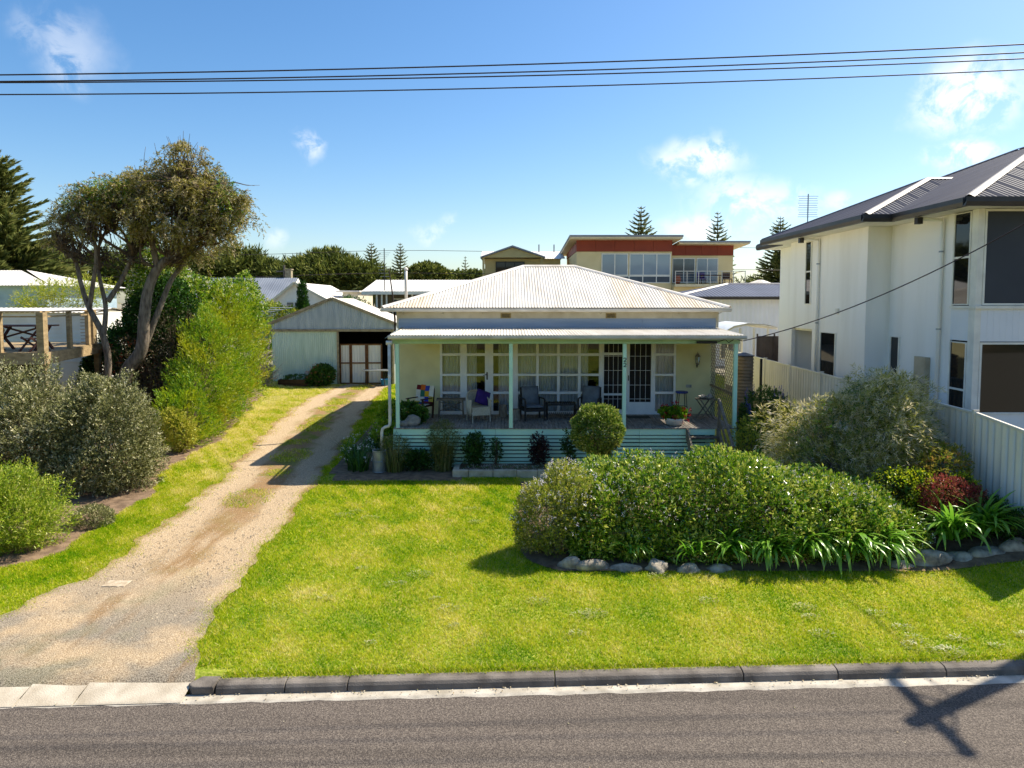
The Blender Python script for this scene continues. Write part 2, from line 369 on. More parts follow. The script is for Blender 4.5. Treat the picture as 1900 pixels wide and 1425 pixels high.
# crossover slabs
mSlab = M('crossover_concrete', '#c8bca8', '#a3957f', scale=3, rough=0.9, bump=0.35, bscale=60, rnd=0.06)
cross = thing('driveway_crossover', 'pale concrete crossover slabs between road and gravel drive', 'crossover', (-6, 8.8, 0)); cross['kind'] = 'structure'
jx = [-12.0, -9.2, -7.4, -6.05, -5.35, -4.05]
for a, c in zip(jx, jx[1:]):
    a += 0.008; c -= 0.008
    mb = MB(); mb.poly([(a, kerb_y(a) - 0.17, 0.014), (c, kerb_y(c) - 0.17, 0.014), (c, kerb_y(c) + 0.26, 0.11), (a, kerb_y(a) + 0.20, 0.11)])
    mb.poly([(a, kerb_y(a) + 0.20, 0.11), (c, kerb_y(c) + 0.26, 0.11), (c, kerb_y(c) + 0.28, -0.05), (a, kerb_y(a) + 0.22, -0.05)]); mb.build('slab', mSlab, cross)

# driveway: gravel with two wheel tracks and mossy strips
mD, nt, N, L, b = node_mat('gravel_drive')
uv = N.new('ShaderNodeAttribute'); uv.attribute_name = 'across'
g = N.new('ShaderNodeNewGeometry')
def noise(sc, det=5, src=None, rough=0.55):
    n = N.new('ShaderNodeTexNoise'); n.inputs['Scale'].default_value = sc; n.inputs['Detail'].default_value = det; n.inputs['Roughness'].default_value = rough
    L.new((src or g.outputs['Position']), n.inputs['Vector']); return n.outputs['Fac']
def mth(op, a, c=None, d=None):
    n = N.new('ShaderNodeMath'); n.operation = op
    for i, s in enumerate((a, c, d)):
        if s is None: continue
        if isinstance(s, (int, float)): n.inputs[i].default_value = s
        else: L.new(s, n.inputs[i])
    return n.outputs[0]
def mrange(s, a, c, lo=0.0, hi=1.0):
    n = N.new('ShaderNodeMapRange'); n.interpolation_type = 'SMOOTHSTEP'; L.new(s, n.inputs[0]); n.inputs[1].default_value = a; n.inputs[2].default_value = c; n.inputs[3].default_value = lo; n.inputs[4].default_value = hi; return n.outputs[0]
def mixc(f, a, c):
    n = N.new('ShaderNodeMix'); n.data_type = 'RGBA'; L.new(f, n.inputs[0])
    for i, s in ((6, a), (7, c)):
        if isinstance(s, str): n.inputs[i].default_value = hexc(s)
        else: L.new(s, n.inputs[i])
    return n.outputs[2]
stv = N.new('ShaderNodeVectorMath'); stv.operation = 'MULTIPLY'; stv.inputs[1].default_value = (2.2, 0.45, 1); L.new(g.outputs['Position'], stv.inputs[0])
fine = noise(60, 5, rough=0.75); mid = noise(1.6, 5, stv.outputs[0]); big = noise(0.8, 4)
sp = N.new('ShaderNodeSeparateXYZ'); L.new(g.outputs['Position'], sp.inputs[0])
u = mth('ADD', uv.outputs['Fac'], mth('MULTIPLY', mth('SUBTRACT', mid, 0.5), 0.35))
centre = mrange(mth('ABSOLUTE', mth('SUBTRACT', u, 0.5)), 0.26, 0.08)
edge = mrange(mth('ABSOLUTE', mth('SUBTRACT', u, 0.5)), 0.40, 0.52)
c0 = mixc(mrange(fine, 0.36, 0.66), '#8a7254', '#dac2a0')
c0 = mixc(mth('MULTIPLY', mrange(big, 0.36, 0.56), mrange(sp.outputs[1], 13.5, 9.5, 0.0, 0.9)), c0, mixc(mrange(fine, 0.35, 0.65), '#4d473f', '#aaa08f'))
c1 = mixc(mth('MULTIPLY', mth('MAXIMUM', centre, edge), mrange(mth('ADD', mid, mrange(sp.outputs[1], 9, 18, -0.16, 0.30)), 0.32, 0.64, 0, 0.8)), c0, mixc(mrange(fine, 0.3, 0.7), '#6c4e2e', '#a07e52'))
far = mrange(sp.outputs[1], 15, 22)
gm = mth('MULTIPLY', mth('MULTIPLY', centre, mrange(noise(1.6, 4), 0.44, 0.60)), mth('ADD', mth('MULTIPLY', far, 0.8), 0.12))
c2 = mixc(gm, c1, '#6f7a22')
L.new(c2, b.inputs['Base Color']); b.inputs['Roughness'].default_value = 0.95; b.inputs['Specular IOR Level'].default_value = 0.15
bp = N.new('ShaderNodeBump'); bp.inputs['Strength'].default_value = 0.9; bp.inputs['Distance'].default_value = 0.02; L.new(fine, bp.inputs['Height']); L.new(bp.outputs[0], b.inputs['Normal'])
V = []; Fc = []; T = []; nu = 14; yy = []
y = 8.72
while y < 36.25: yy.append(y); y += 0.12 + 0.006 * (y - 8.7)
for y in yy:
    a, c = dl(y), dr(y)
    for i in range(nu + 1):
        t = i / nu; x = a + (c - a) * t; yk = kerb_y(x) + .10 + (y - 8.72) * (9.3 - kerb_y(x)) / .68 if y < 9.4 else y
        tr = -0.018 * (math.exp(-((t - 0.24) / 0.1) ** 2) + math.exp(-((t - 0.76) / 0.1) ** 2)) * sstep(9.5, 12, y)
        V.append((x, kerb_y(x) + .10, .05) if y < 8.73 else (x, yk, max(gz(x, yk), 0.1) + 0.026 + tr)); T.append(t)
for j in range(len(yy) - 1):
    for i in range(nu): a = j * (nu + 1) + i; Fc.append((a, a + 1, a + nu + 2, a + nu + 1))
drv = npmesh('driveway', V, Fc, mD, smooth=True); drv['kind'] = 'structure'
at_ = drv.data.attributes.new('across', 'FLOAT', 'POINT'); at_.data.foreach_set('value', np.array(T, np.float32))
tag(MB().box(-6.80, -6.42, 11.40, 11.66, 0.14, 0.224).build('service_pit_lid', M('lid_concrete', '#c2b097', '#9c8a70', scale=9, rough=.95), bevel=0.01), 'square pale concrete service lid set in the edge of gravel drive', 'service lid')

# garden bed soil: left border, hedge bed, border under the deck, path beside the cottage
mSoil = M('bed_soil', '#8a7259', '#5b4836', scale=5, rough=0.95, bump=0.8, bscale=40)
def soil(name, pts_l, ysr, off=0.012, nx=10, mat=None):
    V = []; Fc = []
    for y in ysr:
        a, c = pts_l(y)
        for i in range(nx + 1): x = a + (c - a) * i / nx; V.append((x, y, gz(x, y) + off))
    for j in range(len(ysr) - 1):
        for i in range(nx): q = j * (nx + 1) + i; Fc.append((q, q + 1, q + nx + 2, q + nx + 1))
    o = npmesh(name, V, Fc, mat or mSoil, smooth=True); o['kind'] = 'structure'; return o
soil('garden_bed', lambda y: (-19.0, bl(y)), [11.2 + 0.3 * i for i in range(75)])
def hb(y):
    t = (y - 12.06) / 1.4
    a = 0.95 - 0.75 * math.sqrt(max(0, 1 - (1 - min(1, max(0, t))) ** 2)); return (a + wob(y, 3, 0.05), 9.44)
soil('garden_bed', hb, [12.08 + 0.2 * i for i in range(29)], off=0.02, nx=24)
soil('garden_bed', lambda y: (-4.6 + 0.05 * math.sin(y * 3), 5.3 if y > 18.35 else -1.3), [17.75 + 0.1 * i for i in range(8)] + [18.6, 18.9, 19.2], off=0.015)
soil('garden_bed', lambda y: (-4.9 + 0.08 * math.sin(y * 2) - 0.03 * (y - 18), -3.3), [18.45 + 0.5 * i for i in range(24)], off=0.018)

# ---------------------------------------------------------------- grass blades
def fractal(x, y, s, seed):
    r = np.random.default_rng(seed); v = np.zeros_like(x)
    for k in range(9):
        a = r.random() * 6.28; f = s * (0.5 + 1.8 * r.random()) * (1 + 0.35 * k); v += np.sin((x * math.cos(a) + y * math.sin(a)) * f + r.random() * 6.28) / (1 + 0.35 * k)
    return v / 3.0
vgz = np.vectorize(gz)
def make_grass(name, inside, n, y0, y1, x0f, x1f, mat, h0=0.022, h1=0.050, dry=0.0):
    Y = y0 * (y1 / y0) ** rng.random(n); X0 = np.array([x0f(t) for t in Y]); X1 = np.array([x1f(t) for t in Y])
    X = X0 + (X1 - X0) * rng.random(n)
    keep = np.array([inside(a, c) for a, c in zip(X, Y)]); X = X[keep]; Y = Y[keep]; n = len(X)
    gx = {}; Z = vgz(X, Y) + 0.0
    sc = np.clip(Y / 11.0, 0.85, 2.6)
    p1 = fractal(X, Y, 1.4, 1); p2 = fractal(X, Y, 4.0, 2); p3 = fractal(X, Y, 14.0, 3)
    hgt = (h0 + (h1 - h0) * rng.random(n)) * (1 + 0.35 * p2) * sc ** 0.5
    a = rng.random(n) * 6.283; w = 0.0065 * sc * (0.7 + 0.6 * rng.random(n)); ln = hgt * (0.3 + 0.9 * rng.random(n)); b2 = rng.random(n) * 6.283
    dx, dy = np.cos(a) * w, np.sin(a) * w
    V = np.empty((n, 3, 3), np.float32)
    V[:, 0] = np.stack([X - dx, Y - dy, Z], 1); V[:, 1] = np.stack([X + dx, Y + dy, Z], 1)
    V[:, 2] = np.stack([X + np.cos(b2) * ln, Y + np.sin(b2) * ln, Z + hgt], 1)
    t = np.clip(0.46 + 0.24 * p1 + 0.20 * p2 + 0.17 * p3 + 0.20 * rng.standard_normal(n) + dry * np.clip((Y - 15.5) / 5.0, 0, 1), 0, 1)
    o = npmesh(name, V.reshape(-1, 3), np.arange(3 * n).reshape(-1, 3), mat, tint=np.repeat(t, 3)); o['kind'] = 'stuff'; return o
mGrass = leafM('grass_blade', ['#568c08', '#8fb00c', '#bec41e', '#d8ce50', '#ecdf9c'], trans=0.45, rough=0.7, spec=0.08)
mGrassDry = leafM('grass_dry', ['#7c9a1c', '#a9ab2e', '#c6b64a', '#d8c070', '#cba868'], trans=0.4, rough=0.5, spec=0.2)
def in_lawn(x, y):
    if y < kerb_y(x) + 0.17: return False
    if x < -3.6 and y < kerb_y(x) + 0.45: return x > -4.15 and y > kerb_y(x) + 0.4
    if x < dr(y) + 0.10 * random.random() - 0.42 * random.random() ** 4: return False
    if y > 12.06 + 0.06 * random.random() and x > hb(y)[0] - 0.02: return y > 18.4 or False
    if y > 17.8 and (y > 18.4 or x < -1.3) : return x < -4.9 and y < 18.3
    return True
lawn = make_grass('lawn_grass', in_lawn, 430000, 8.75, 18.4, lambda y: dr(y) - 0.42, lambda y: min(9.46, 0.78 * y + 0.9), mGrass)
tag(lawn, 'mown bright green front lawn between hedge, drive and kerb', 'grass')
def in_left(x, y): return x > bl(y) - 0.08 * random.random() and x < dl(y) - 0.12 * random.random() + 0.45 * random.random() ** 4
ver = make_grass('verge_grass', in_left, 120000, 9.3, 18.0, lambda y: max(bl(y) - 0.1, -1.1 * y - 0.5), lambda y: dl(y) + 0.45, mGrass, dry=0.30)
tag(ver, 'strip of bright green grass between gravel drive and shrub bed', 'grass')
back = make_grass('rear_grass', in_left, 70000, 18.0, 36.0, lambda y: bl(y) - 0.1, lambda y: dl(y) + 0.45, mGrass, dry=0.32)
tag(back, 'sun-dried yellowish grass beside drive leading up to shed', 'grass')
def in_mid(x, y):
    c = 0.5 * (dl(y) + dr(y)); m = math.sin(y * 1.3) + math.sin(y * 3.1 + 1)
    return abs(x - c) < (0.30 + 0.14 * m) * (.3 + random.random()) and m > -0.3
mid_g = make_grass('drive_grass', in_mid, 26000, 15.5, 36.0, lambda y: 0.5 * (dl(y) + dr(y)) - 0.6, lambda y: 0.5 * (dl(y) + dr(y)) + 0.6, mGrass, 0.03, 0.06, 0.2)
tag(mid_g, 'patchy tufts of grass growing along middle of gravel drive', 'grass')
def in_side(x, y): return x > dr(y) - 0.1 * random.random() and x < -4.85 - 0.03 * (y - 18)
sd = make_grass('drive_edge_grass', in_side, 26000, 18.3, 36.0, lambda y: dr(y) - 0.1, lambda y: -4.7, mGrass)
tag(sd, 'grass growing between gravel drive and cottage side bed', 'grass')
# longer ragged blades where the mower misses: along the kerb and the drive edges
V = []; T = []
for i in range(26000):
    q = random.random()
    if q < .42: x = random.uniform(-3.7, 8.2); y = kerb_y(x) + .16 + abs(random.gauss(0, .09))
    elif q < .75: y = 9.0 * (18.2 / 9.0) ** random.random(); x = dr(y) + random.gauss(.06, .12)
    else: y = 9.6 * (19 / 9.6) ** random.random(); x = dl(y) - random.gauss(.06, .12)
    z = max(gz(x, y), .1); h = random.uniform(.03, .075); a = random.random() * 6.283; b_ = random.random() * 6.283; w = random.uniform(.004, .008); l_ = h * random.uniform(.4, 1.3)
    V += [(x - math.cos(a) * w, y - math.sin(a) * w, z), (x + math.cos(a) * w, y + math.sin(a) * w, z), (x + math.cos(b_) * l_, y + math.sin(b_) * l_, z + h)]; T += [min(1, max(0, random.gauss(.45, .28)))] * 3
eg = npmesh('edge_grass', V, np.arange(len(V)).reshape(-1, 3), mGrass, tint=T); tag(eg, 'longer ragged grass fringing the kerb and drive edges', 'grass', kind='stuff')
# tiny yellow flowers dotting the turf
fl = MB(); mFl = M('yellow_flower', '#e8dc2a', rough=0.6)
for i in range(150):
    y = 8.9 * (17 / 8.9) ** random.random(); x = random.uniform(-8.5, 9)
    if not (in_lawn(x, y) or in_left(x, y)): continue
    z = gz(x, y) + 0.035
    for q in range(2):
        a = q * 1.57; fl.poly([(x - .011 * math.cos(a), y - .011 * math.sin(a), z), (x + .011 * math.sin(a), y - .011 * math.cos(a), z + .008), (x + .011 * math.cos(a), y + .011 * math.sin(a), z), (x - .011 * math.sin(a), y + .011 * math.cos(a), z + .008)])
tag(fl.build('lawn_flowers', mFl), 'tiny yellow flowers dotted through the front lawn', 'flowers', kind='stuff')
# flat grey-green weeds and worn straw spots in the turf
V = []; Fq = []; T = []
for i in range(34):
    y = 9.0 * (16 / 9.0) ** random.random(); x = random.uniform(-3.8, 7.5) if i > 8 else random.uniform(4.5, 7.5); y = y if i > 8 else random.uniform(9.1, 10.6)
    if not in_lawn(x, y): continue
    r0 = random.uniform(.05, .16)
    for k in range(int(60 * r0 / .1)):
        a = random.random() * 6.283; rr_ = r0 * random.random() ** .5; p = Vector((x + rr_ * math.cos(a) * 1.4, y + rr_ * math.sin(a), gz(x, y) + random.uniform(.02, .045))); d = Vector((math.cos(a), math.sin(a), .25)) * random.uniform(.02, .04); sd_ = Vector((-math.sin(a), math.cos(a), 0)) * .009
        q = len(V); V += [tuple(p), tuple(p + d * .5 + sd_), tuple(p + d), tuple(p + d * .5 - sd_)]; Fq.append((q, q + 1, q + 2, q + 3)); T += [random.random()] * 4
tag(npmesh('lawn_weeds', V, Fq, leafM('weed_leaf', ['#6f7e3c', '#8f9858', '#b0b078', '#a89a60'], trans=.25), tint=T), 'flat grey-green weeds spotting the front lawn', 'weeds', kind='stuff')
# bits of leaf and grit on the asphalt and along the gutter
V = []; Fq = []; T = []
for i in range(420):
    x = random.uniform(-7.5, 8.5); y = random.uniform(5.5, 8.4) if i < 60 else kerb_y(x) - abs(random.gauss(0, .07)) ; s_ = random.uniform(.006, .02); a = random.random() * 6; q = len(V)
    for (c_, e_) in ((1, 0), (0, .5), (-1, 0), (0, -.5)): V.append((x + s_ * (c_ * math.cos(a) - e_ * math.sin(a)), y + s_ * (c_ * math.sin(a) + e_ * math.cos(a)), .019 + random.uniform(0, .006)))
    Fq.append((q, q + 1, q + 2, q + 3)); T += [random.random()] * 4
tag(npmesh('leaf_litter', V, Fq, leafM('dry_litter', ['#5a4630', '#a38a60', '#d8ccb0', '#6d6a3a'], trans=.1), tint=T), 'dry leaf bits and grit along the gutter and road', 'litter', kind='stuff')
# dead sticks and pebbles on the drive
mPeb = M('pebble', '#b9a88e', '#6d6152', scale=9, rough=0.9)
V = []; Fc = []
for i in range(2600):
    y = 9.2 * (19 / 9.2) ** random.random(); x = random.uniform(dl(y) + 0.1, dr(y) - 0.05); s = random.uniform(0.008, 0.022) ; z = max(gz(x, y), .1) + 0.022
    k = len(V); a = random.random() * 6
    for (i2, j2) in ((1, 0), (0, 1), (-1, 0), (0, -1)): V.append((x + s * (i2 * math.cos(a) - j2 * math.sin(a)), y + s * (i2 * math.sin(a) + j2 * math.cos(a)) * .8, z))
    V.append((x, y, z + s * .8)); Fc += [(k, k + 1, k + 4), (k + 1, k + 2, k + 4), (k + 2, k + 3, k + 4), (k + 3, k, k + 4)]
tag(npmesh('gravel', V, Fc, mPeb), 'loose pebbles scattered over the gravel drive', 'gravel', kind='stuff')

# ---------------------------------------------------------------- cottage
mMint = M('mint_paint', '#d2f8de', '#c2eed0', scale=2.2, rough=0.6, bump=0.08, bscale=50, rnd=0.05)
mMintBeam = M('mint_paint_faded', '#b5d3a6', '#a3c096', scale=3, rough=0.6)
mCream = M('cream_render', '#e6dfae', '#d6ce9c', scale=1.6, rough=0.75, bump=0.12, bscale=45)
mBoard = M('cream_board', '#ddd5bd', '#c5b99c', scale=2.5, rough=0.7, rnd=0.05)
mFlash = M('blue_flashing', '#a3b3c6', '#8fa1b6', scale=1.4, rough=0.5, stretch=(.5, 1, 4), rnd=0.04)
mRoof = M('cream_roof_iron', '#d8d1c4', '#c0b5a3', scale=1.3, rough=0.5, spec=0.5, rnd=0.06, stretch=(3, .5, .5), lo=.42, hi=.75)
mRoofRust = M('rusty_roof_iron', '#d5c9b4', '#c2ae93', scale=1.8, rough=0.6, rnd=0.05, stretch=(3, .5, .5), lo=.38, hi=.72)
mCap = M('roof_capping', '#e6dfd4', '#cbbfae', scale=2, rough=0.5)
mGut = M('white_gutter', '#dad6cc', '#bdb6a6', scale=2.4, rough=0.45, stretch=(1, 1, 3))
mWhite = M('white_paint', '#f0f1f0', '#e2e4e4', scale=3, rough=0.45)
mDeck = M('grey_deck_timber', '#a89e92', '#6f665d', scale=5, rough=0.85, bump=0.3, bscale=40, rnd=0.16, stretch=(6, .6, 1))
mGreyT = M('weathered_timber', '#8d8272', '#5a5044', scale=5, rough=0.9, bump=0.4, bscale=40, rnd=0.10, stretch=(3, 3, 1))
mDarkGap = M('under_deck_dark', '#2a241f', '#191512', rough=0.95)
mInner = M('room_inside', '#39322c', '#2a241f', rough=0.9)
mPane = glassM('window_glass', '#f6f8f8', 0.0)
mCurt = leafM('sheer_curtain', ['#e4e8ec', '#fafbfc'], trans=0.3, rough=0.8, spec=0.1)
mScreen = M('fly_screen', '#1d1a18', '#120f0e', rough=0.7)
mBlack = M('black_metal', '#201d1b', rough=0.45)
mGalv = M('galvanised_steel', '#a7adb0', '#7d8486', scale=4, rough=0.4, metal=0.6)
mStep = mGreyT

COT = thing('cottage', 'cream single-storey cottage with cream corrugated iron roof and mint-green verandah', 'house', (1.3, 21.6, 0.4))
FY = 21.6; DZ = 1.48
def wallbox(name, *a, m=mCream): return MB().box(*a).build(name, m, COT)
wallbox('wall', -3.5, -2.21, FY, FY + .12, .4, 4.66); wallbox('wall', 5.03, 6.25, FY, FY + .12, .4, 4.66)
wallbox('wall', -2.208, 5.028, FY + .002, FY + .12, 3.725, 4.66); wallbox('wall', -2.208, 5.028, FY + .002, FY + .12, .4, DZ - .01)
wallbox('wall', -3.498, -3.38, FY + .121, 29.4, .4, 4.66); wallbox('wall', 6.13, 6.248, FY + .121, 29.4, .4, 4.66)
wallbox('wall', -3.379, 6.129, 29.28, 29.4, .4, 4.66); wallbox('wall', -3.45, 2.4, 29.401, 32.2, .4, 4.55)
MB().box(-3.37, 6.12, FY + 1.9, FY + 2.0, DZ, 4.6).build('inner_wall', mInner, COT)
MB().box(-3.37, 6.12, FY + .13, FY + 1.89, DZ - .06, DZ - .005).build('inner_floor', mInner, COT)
# boards and flashing above the verandah
for a, c in ((-3.52, -.62), (-.615, 2.19), (2.195, 4.9), (4.905, 6.27)): MB().box(a, c, FY - .03, FY - .001, 4.425, 4.66).build('eaves_board', mBoard, COT)
for a, c in ((-3.52, 3.98), (3.985, 6.22)): MB().box(a, c, FY - .045, FY - .001, 4.135, 4.424).build('flashing', mFlash, COT)
for x in (-3.52, 6.24): MB().box(x, x + .06, FY - .06, FY - .0455, 4.14, 4.66).build('corner_trim', mBoard, COT)
for x in (-.19, 3.02):
    v = MB().box(x - .16, x + .16, FY - .045, FY - .031, 4.435, 4.585).build('wall_vent', M('vent_clay', '#b3a06c', '#8a7442', scale=20, rough=.8), COT)
    for k in range(4): MB().box(x - .12, x + .12, FY - .052, FY - .046, 4.46 + .028 * k, 4.474 + .028 * k).build('slot', mBlack, v)
# hip roof
EX0, EX1, EY0, EY1, EZ, RT, RP = -3.9, 6.54, 21.2, 29.8, 4.76, 4.3, math.atan(1.45 / 4.3)
cp, sp_ = math.cos(RP), math.sin(RP); Wd = EX1 - EX0; Dd = EY1 - EY0
roof = MB().box(EX0 + .02, EX1 - .02, EY0 + .02, EY1 - .02, EZ - .10, EZ - .06).build('roof', mBoard, COT)
hipd = lambda W: (lambda u: max(0.0, min(u, W - u, RT)) / cp)
sheet = 0.72; u = 0.0; k = 0
while u < Wd - .02:
    w = min(sheet, Wd - u); rusty = u > 6.6 or k in (0, 1)
    corr('roof_sheet', (EX0, EY0, EZ), (1, 0, 0), (0, cp, sp_), w, 0.0, hipd(Wd), mRoofRust if rusty and k % 3 != 2 else mRoof, roof, u0=u); u += sheet; k += 1
corr_run('roof_sheet', (EX0, EY1, EZ), (0, -1, 0), (cp, 0, sp_), Dd, sheet, 0.0, hipd(Dd), mRoof, roof)
corr_run('roof_sheet', (EX1, EY0, EZ), (0, 1, 0), (-cp, 0, sp_), Dd, sheet, 0.0, hipd(Dd), mRoof, roof, per=4)
corr_run('roof_sheet', (EX1, EY1, EZ), (-1, 0, 0), (0, -cp, sp_), Wd, sheet, 0.0, hipd(Wd), mRoof, roof, per=4)
zr = EZ + 1.45 + .02
RA, RB = (EX0 + RT, EY0 + RT, zr), (EX1 - RT, EY0 + RT, zr)
def cap(a, b, m=mCap, w=.20, par=roof, nm='hip_cap'):
    a = Vector(a); b = Vector(b); d = (b - a).normalized(); s = d.cross(Vector((0, 0, 1))).normalized(); up = s.cross(d)
    pr = [(-w / 2, -.035), (-w / 4, .012), (0, .034), (w / 4, .012), (w / 2, -.035)]
    mb = MB(); n = len(pr)
    for p in (a, b):
        for q, h in pr: mb.v.append(tuple(p + s * q + up * h))
    mb.f = [(i, i + 1, n + i + 1, n + i) for i in range(n - 1)]
    return mb.build(nm, m, par, smooth=True)
cap((EX0, EY0, EZ + .02), RA); cap((EX1, EY0, EZ + .02), RB); cap((EX0, EY1, EZ + .02), RA); cap((EX1, EY1, EZ + .02), RB); cap(RA, RB, nm='ridge_cap')
# gutters
def gutter(a, b, m=mGut, par=COT, h=.10, d=.11, nm='gutter'):
    a = Vector(a); b = Vector(b); t = (b - a).normalized(); o = t.cross(Vector((0, 0, 1))).normalized()
    pr = [(0, h), (0, 0), (d * .75, 0), (d, h * .45), (d, h), (d - .012, h), (d - .012, h * .5), (.012, .012)]
    mb = MB(); n = len(pr)
    for p in (a, b):
        for q, z in pr: mb.v.append(tuple(p + o * q + Vector((0, 0, z))))
    mb.f = [(i, (i + 1) % n, n + (i + 1) % n, n + i) for i in range(n)] + [tuple(range(n)), tuple(range(2 * n - 1, n - 1, -1))]
    return mb.build(nm, m, par)
gutter((EX0 - .02, EY0 + .03, EZ - .125), (1.9, EY0 + .03, EZ - .125)); gutter((1.905, EY0 + .03, EZ - .13), (EX1 + .02, EY0 + .03, EZ - .13))
gutter((EX0 + .03, EY1, EZ - .125), (EX0 + .03, EY0 + .06, EZ - .125)); gutter((EX1 - .03, EY0 + .06, EZ - .13), (EX1 - .03, EY1, EZ - .13))
for i in range(9): MB().bar((-3.3 + 1.2 * i, EY0 + .05, EZ - .14), (-3.3 + 1.2 * i, FY - .03, EZ - .19), .025, .012).build('gutter_bracket', mBoard, COT)
# rear lean-to and flue
lr = MB().box(-3.8, 2.7, 29.7, 32.5, 4.60, 4.64).build('lean_to_roof', mBoard, COT)
corr_run('roof_sheet', (-3.85, 32.55, 4.68), (1, 0, 0), (0, -1, .06), 6.6, .76, 0.0, 2.75, mRoof, lr, per=4)
fl = MB().tube([(-3.62, 24.2, 4.7), (-3.62, 24.2, 6.02)], .052, 12).build('flue_pipe', mCap, COT, smooth=True); MB().lathe([(.075, 0), (.075, .05), (.01, .10)], (-3.62, 24.2, 6.02), 12).build('flue_cowl', mCap, fl)
# verandah roof, beam, posts
VY0 = 18.98; vs_ = math.atan(.11 / 2.62)
ver_roof = MB().box(-3.35, 6.24, 19.1, 21.55, 3.955, 3.985).build('verandah_roof', mBoard, COT)
corr_run('roof_sheet', (-3.28, VY0, 4.035), (1, 0, 0), (0, math.cos(vs_), math.sin(vs_)), 9.55, .72, 0.0, 2.60, mRoof, ver_roof, pitch=.085)
MB().prism([(-3.42, 18.97, 3.94), (-3.27, 18.97, 4.05), (-3.36, 21.55, 4.16), (-3.52, 21.55, 4.05)], (0, 0, .012)).build('barge_flashing', mFlash, ver_roof)
gutter((-3.33, 18.99, 3.925), (2.15, 18.99, 3.925)); gutter((2.155, 18.99, 3.92), (6.3, 18.99, 3.92))
MB().box(-3.25, 6.2, 19.17, 19.25, 3.79, 3.94).build('verandah_beam', mMintBeam, COT, bevel=.004)
MB().box(-3.25, -3.17, 19.251, 21.59, 3.79, 3.94).build('verandah_beam', mMintBeam, COT)
MB().box(6.05, 6.13, 19.251, 21.59, 3.79, 3.94).build('verandah_beam', mMintBeam, COT)
for x, z0 in ((-3.13, DZ), (-.03, DZ), (3.07, DZ), (6.1, .42)):
    p = MB().box(x - .05, x + .05, 19.16, 19.26, z0, 3.789).build('verandah_post', mMint, COT, bevel=.004)
# house number 22 down the third post
def digit2(z):
    mb = MB(); pts = []; s = .075
    for i in range(9): a = R(170 - 215 * i / 8); pts.append((.5 + .45 * math.cos(a), .68 + .30 * math.sin(a)))
    pts += [(.08, .06), (1.0, .06)]
    for (a, c), (d, f) in zip(pts, pts[1:]): mb.bar((3.035 + a * s, 19.152, z + c * s * 1.45), (3.035 + d * s, 19.152, z + f * s * 1.45), .014, .012, up=(0, 1, 0))
    return mb.build('house_number', mBlack, COT)
digit2(3.30); digit2(3.16)
# lattice at the end of the verandah
def lattice(z0, z1, y0, y1, x):
    mb = MB(); st = .165; h = z1 - z0; w = y1 - y0
    for s in (1, -1):
        k = -h
        while k < w:
            a0 = max(0, k); a1 = min(w, k + h)
            if a1 - a0 > .02:
                p = (a0, a0 - k); q = (a1, a1 - k)
                if s < 0: p = (p[0], h - p[1]); q = (q[0], h - q[1])
                mb.bar((x + .006 * s, y0 + p[0], z0 + p[1]), (x + .006 * s, y0 + q[0], z0 + q[1]), .028, .006, up=(1, 0, 0))
            k += st
    return mb
for z0, z1 in ((2.42, 3.76), (1.50, 2.36)): lattice(z0, z1, 19.28, 21.57, 6.1).build('lattice_panel', mGreyT, COT)
for z in (2.39,): MB().box(6.075, 6.125, 19.27, 21.58, z - .03, z + .03).build('lattice_rail', mGreyT, COT)
# deck boards, fascia, slats
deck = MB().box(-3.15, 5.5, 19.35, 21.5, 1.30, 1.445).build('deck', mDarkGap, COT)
mb = MB().box(0, .086, 0, 2.44, 0, .03); me = bpy.data.meshes.new('deck_board'); me.from_pydata(mb.v, [], mb.f); me.materials.append(mDeck)
nb_ = int((5.57 + 3.25) / .0948)
for i in range(nb_ + 6):
    o = link('deck_board', me, deck); o.location = (-3.24 + .0948 * i, 19.145, 1.45 + random.uniform(-.002, .003))
cuts = [(-3.25, -.46), (-.455, 3.49), (3.495, 5.57)]
for a, c in cuts: MB().box(a, c, 19.165, 19.20, 1.285, 1.446).build('deck_fascia', mMint, COT, bevel=.003)
for r_ in range(9):
    z = 1.262 - .1035 * r_
    for a, c in cuts: MB().box(a + .002, c - .002, 19.17, 19.19, z - .072 + random.uniform(-.004, .004), z).build('slat', mMint, COT)
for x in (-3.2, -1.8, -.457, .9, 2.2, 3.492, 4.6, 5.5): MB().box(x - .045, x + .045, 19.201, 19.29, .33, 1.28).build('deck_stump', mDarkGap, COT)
MB().box(-3.2, 5.5, 19.9, 19.94, .3, 1.3).build('under_deck_shade_sheet', mDarkGap, COT)  # near-black sheet behind the slats, its colour stands for the shade under the deck
for r_ in range(9): MB().box(-3.27, -3.252, 19.2, 21.6, 1.184 - .1035 * r_, 1.262 - .1035 * r_).build('slat', mMint, COT)
# steps with stringers and handrail
steps = MB()
for x in (4.76, 5.60): steps.prism([(x, 19.16, 1.47), (x, 19.16, 1.20), (x, 18.05, .30), (x, 17.82, .30), (x, 17.82, .50), (x, 19.0, 1.47)], (.045, 0, 0))
st_o = steps.build('steps', mStep, COT)
for i in range(4): MB().box(4.806, 5.599, 18.87 - .28 * i, 19.12 - .28 * i, 1.24 - .235 * i, 1.275 - .235 * i).build('tread', mStep, st_o, bevel=.004)
hr = MB().bar((5.66, 19.2, 2.28), (5.66, 17.85, 1.22), .075, .05).build('handrail', mGreyT, COT, bevel=.004)
for y, z in ((19.12, 2.2), (17.95, 1.26)): MB().box(5.62, 5.70, y - .04, y + .04, .32, z).build('newel_post', mGreyT, hr)
MB().bar((5.66, 19.1, 1.75), (5.66, 17.95, .82), .03, .09).build('mid_rail', mGreyT, hr)
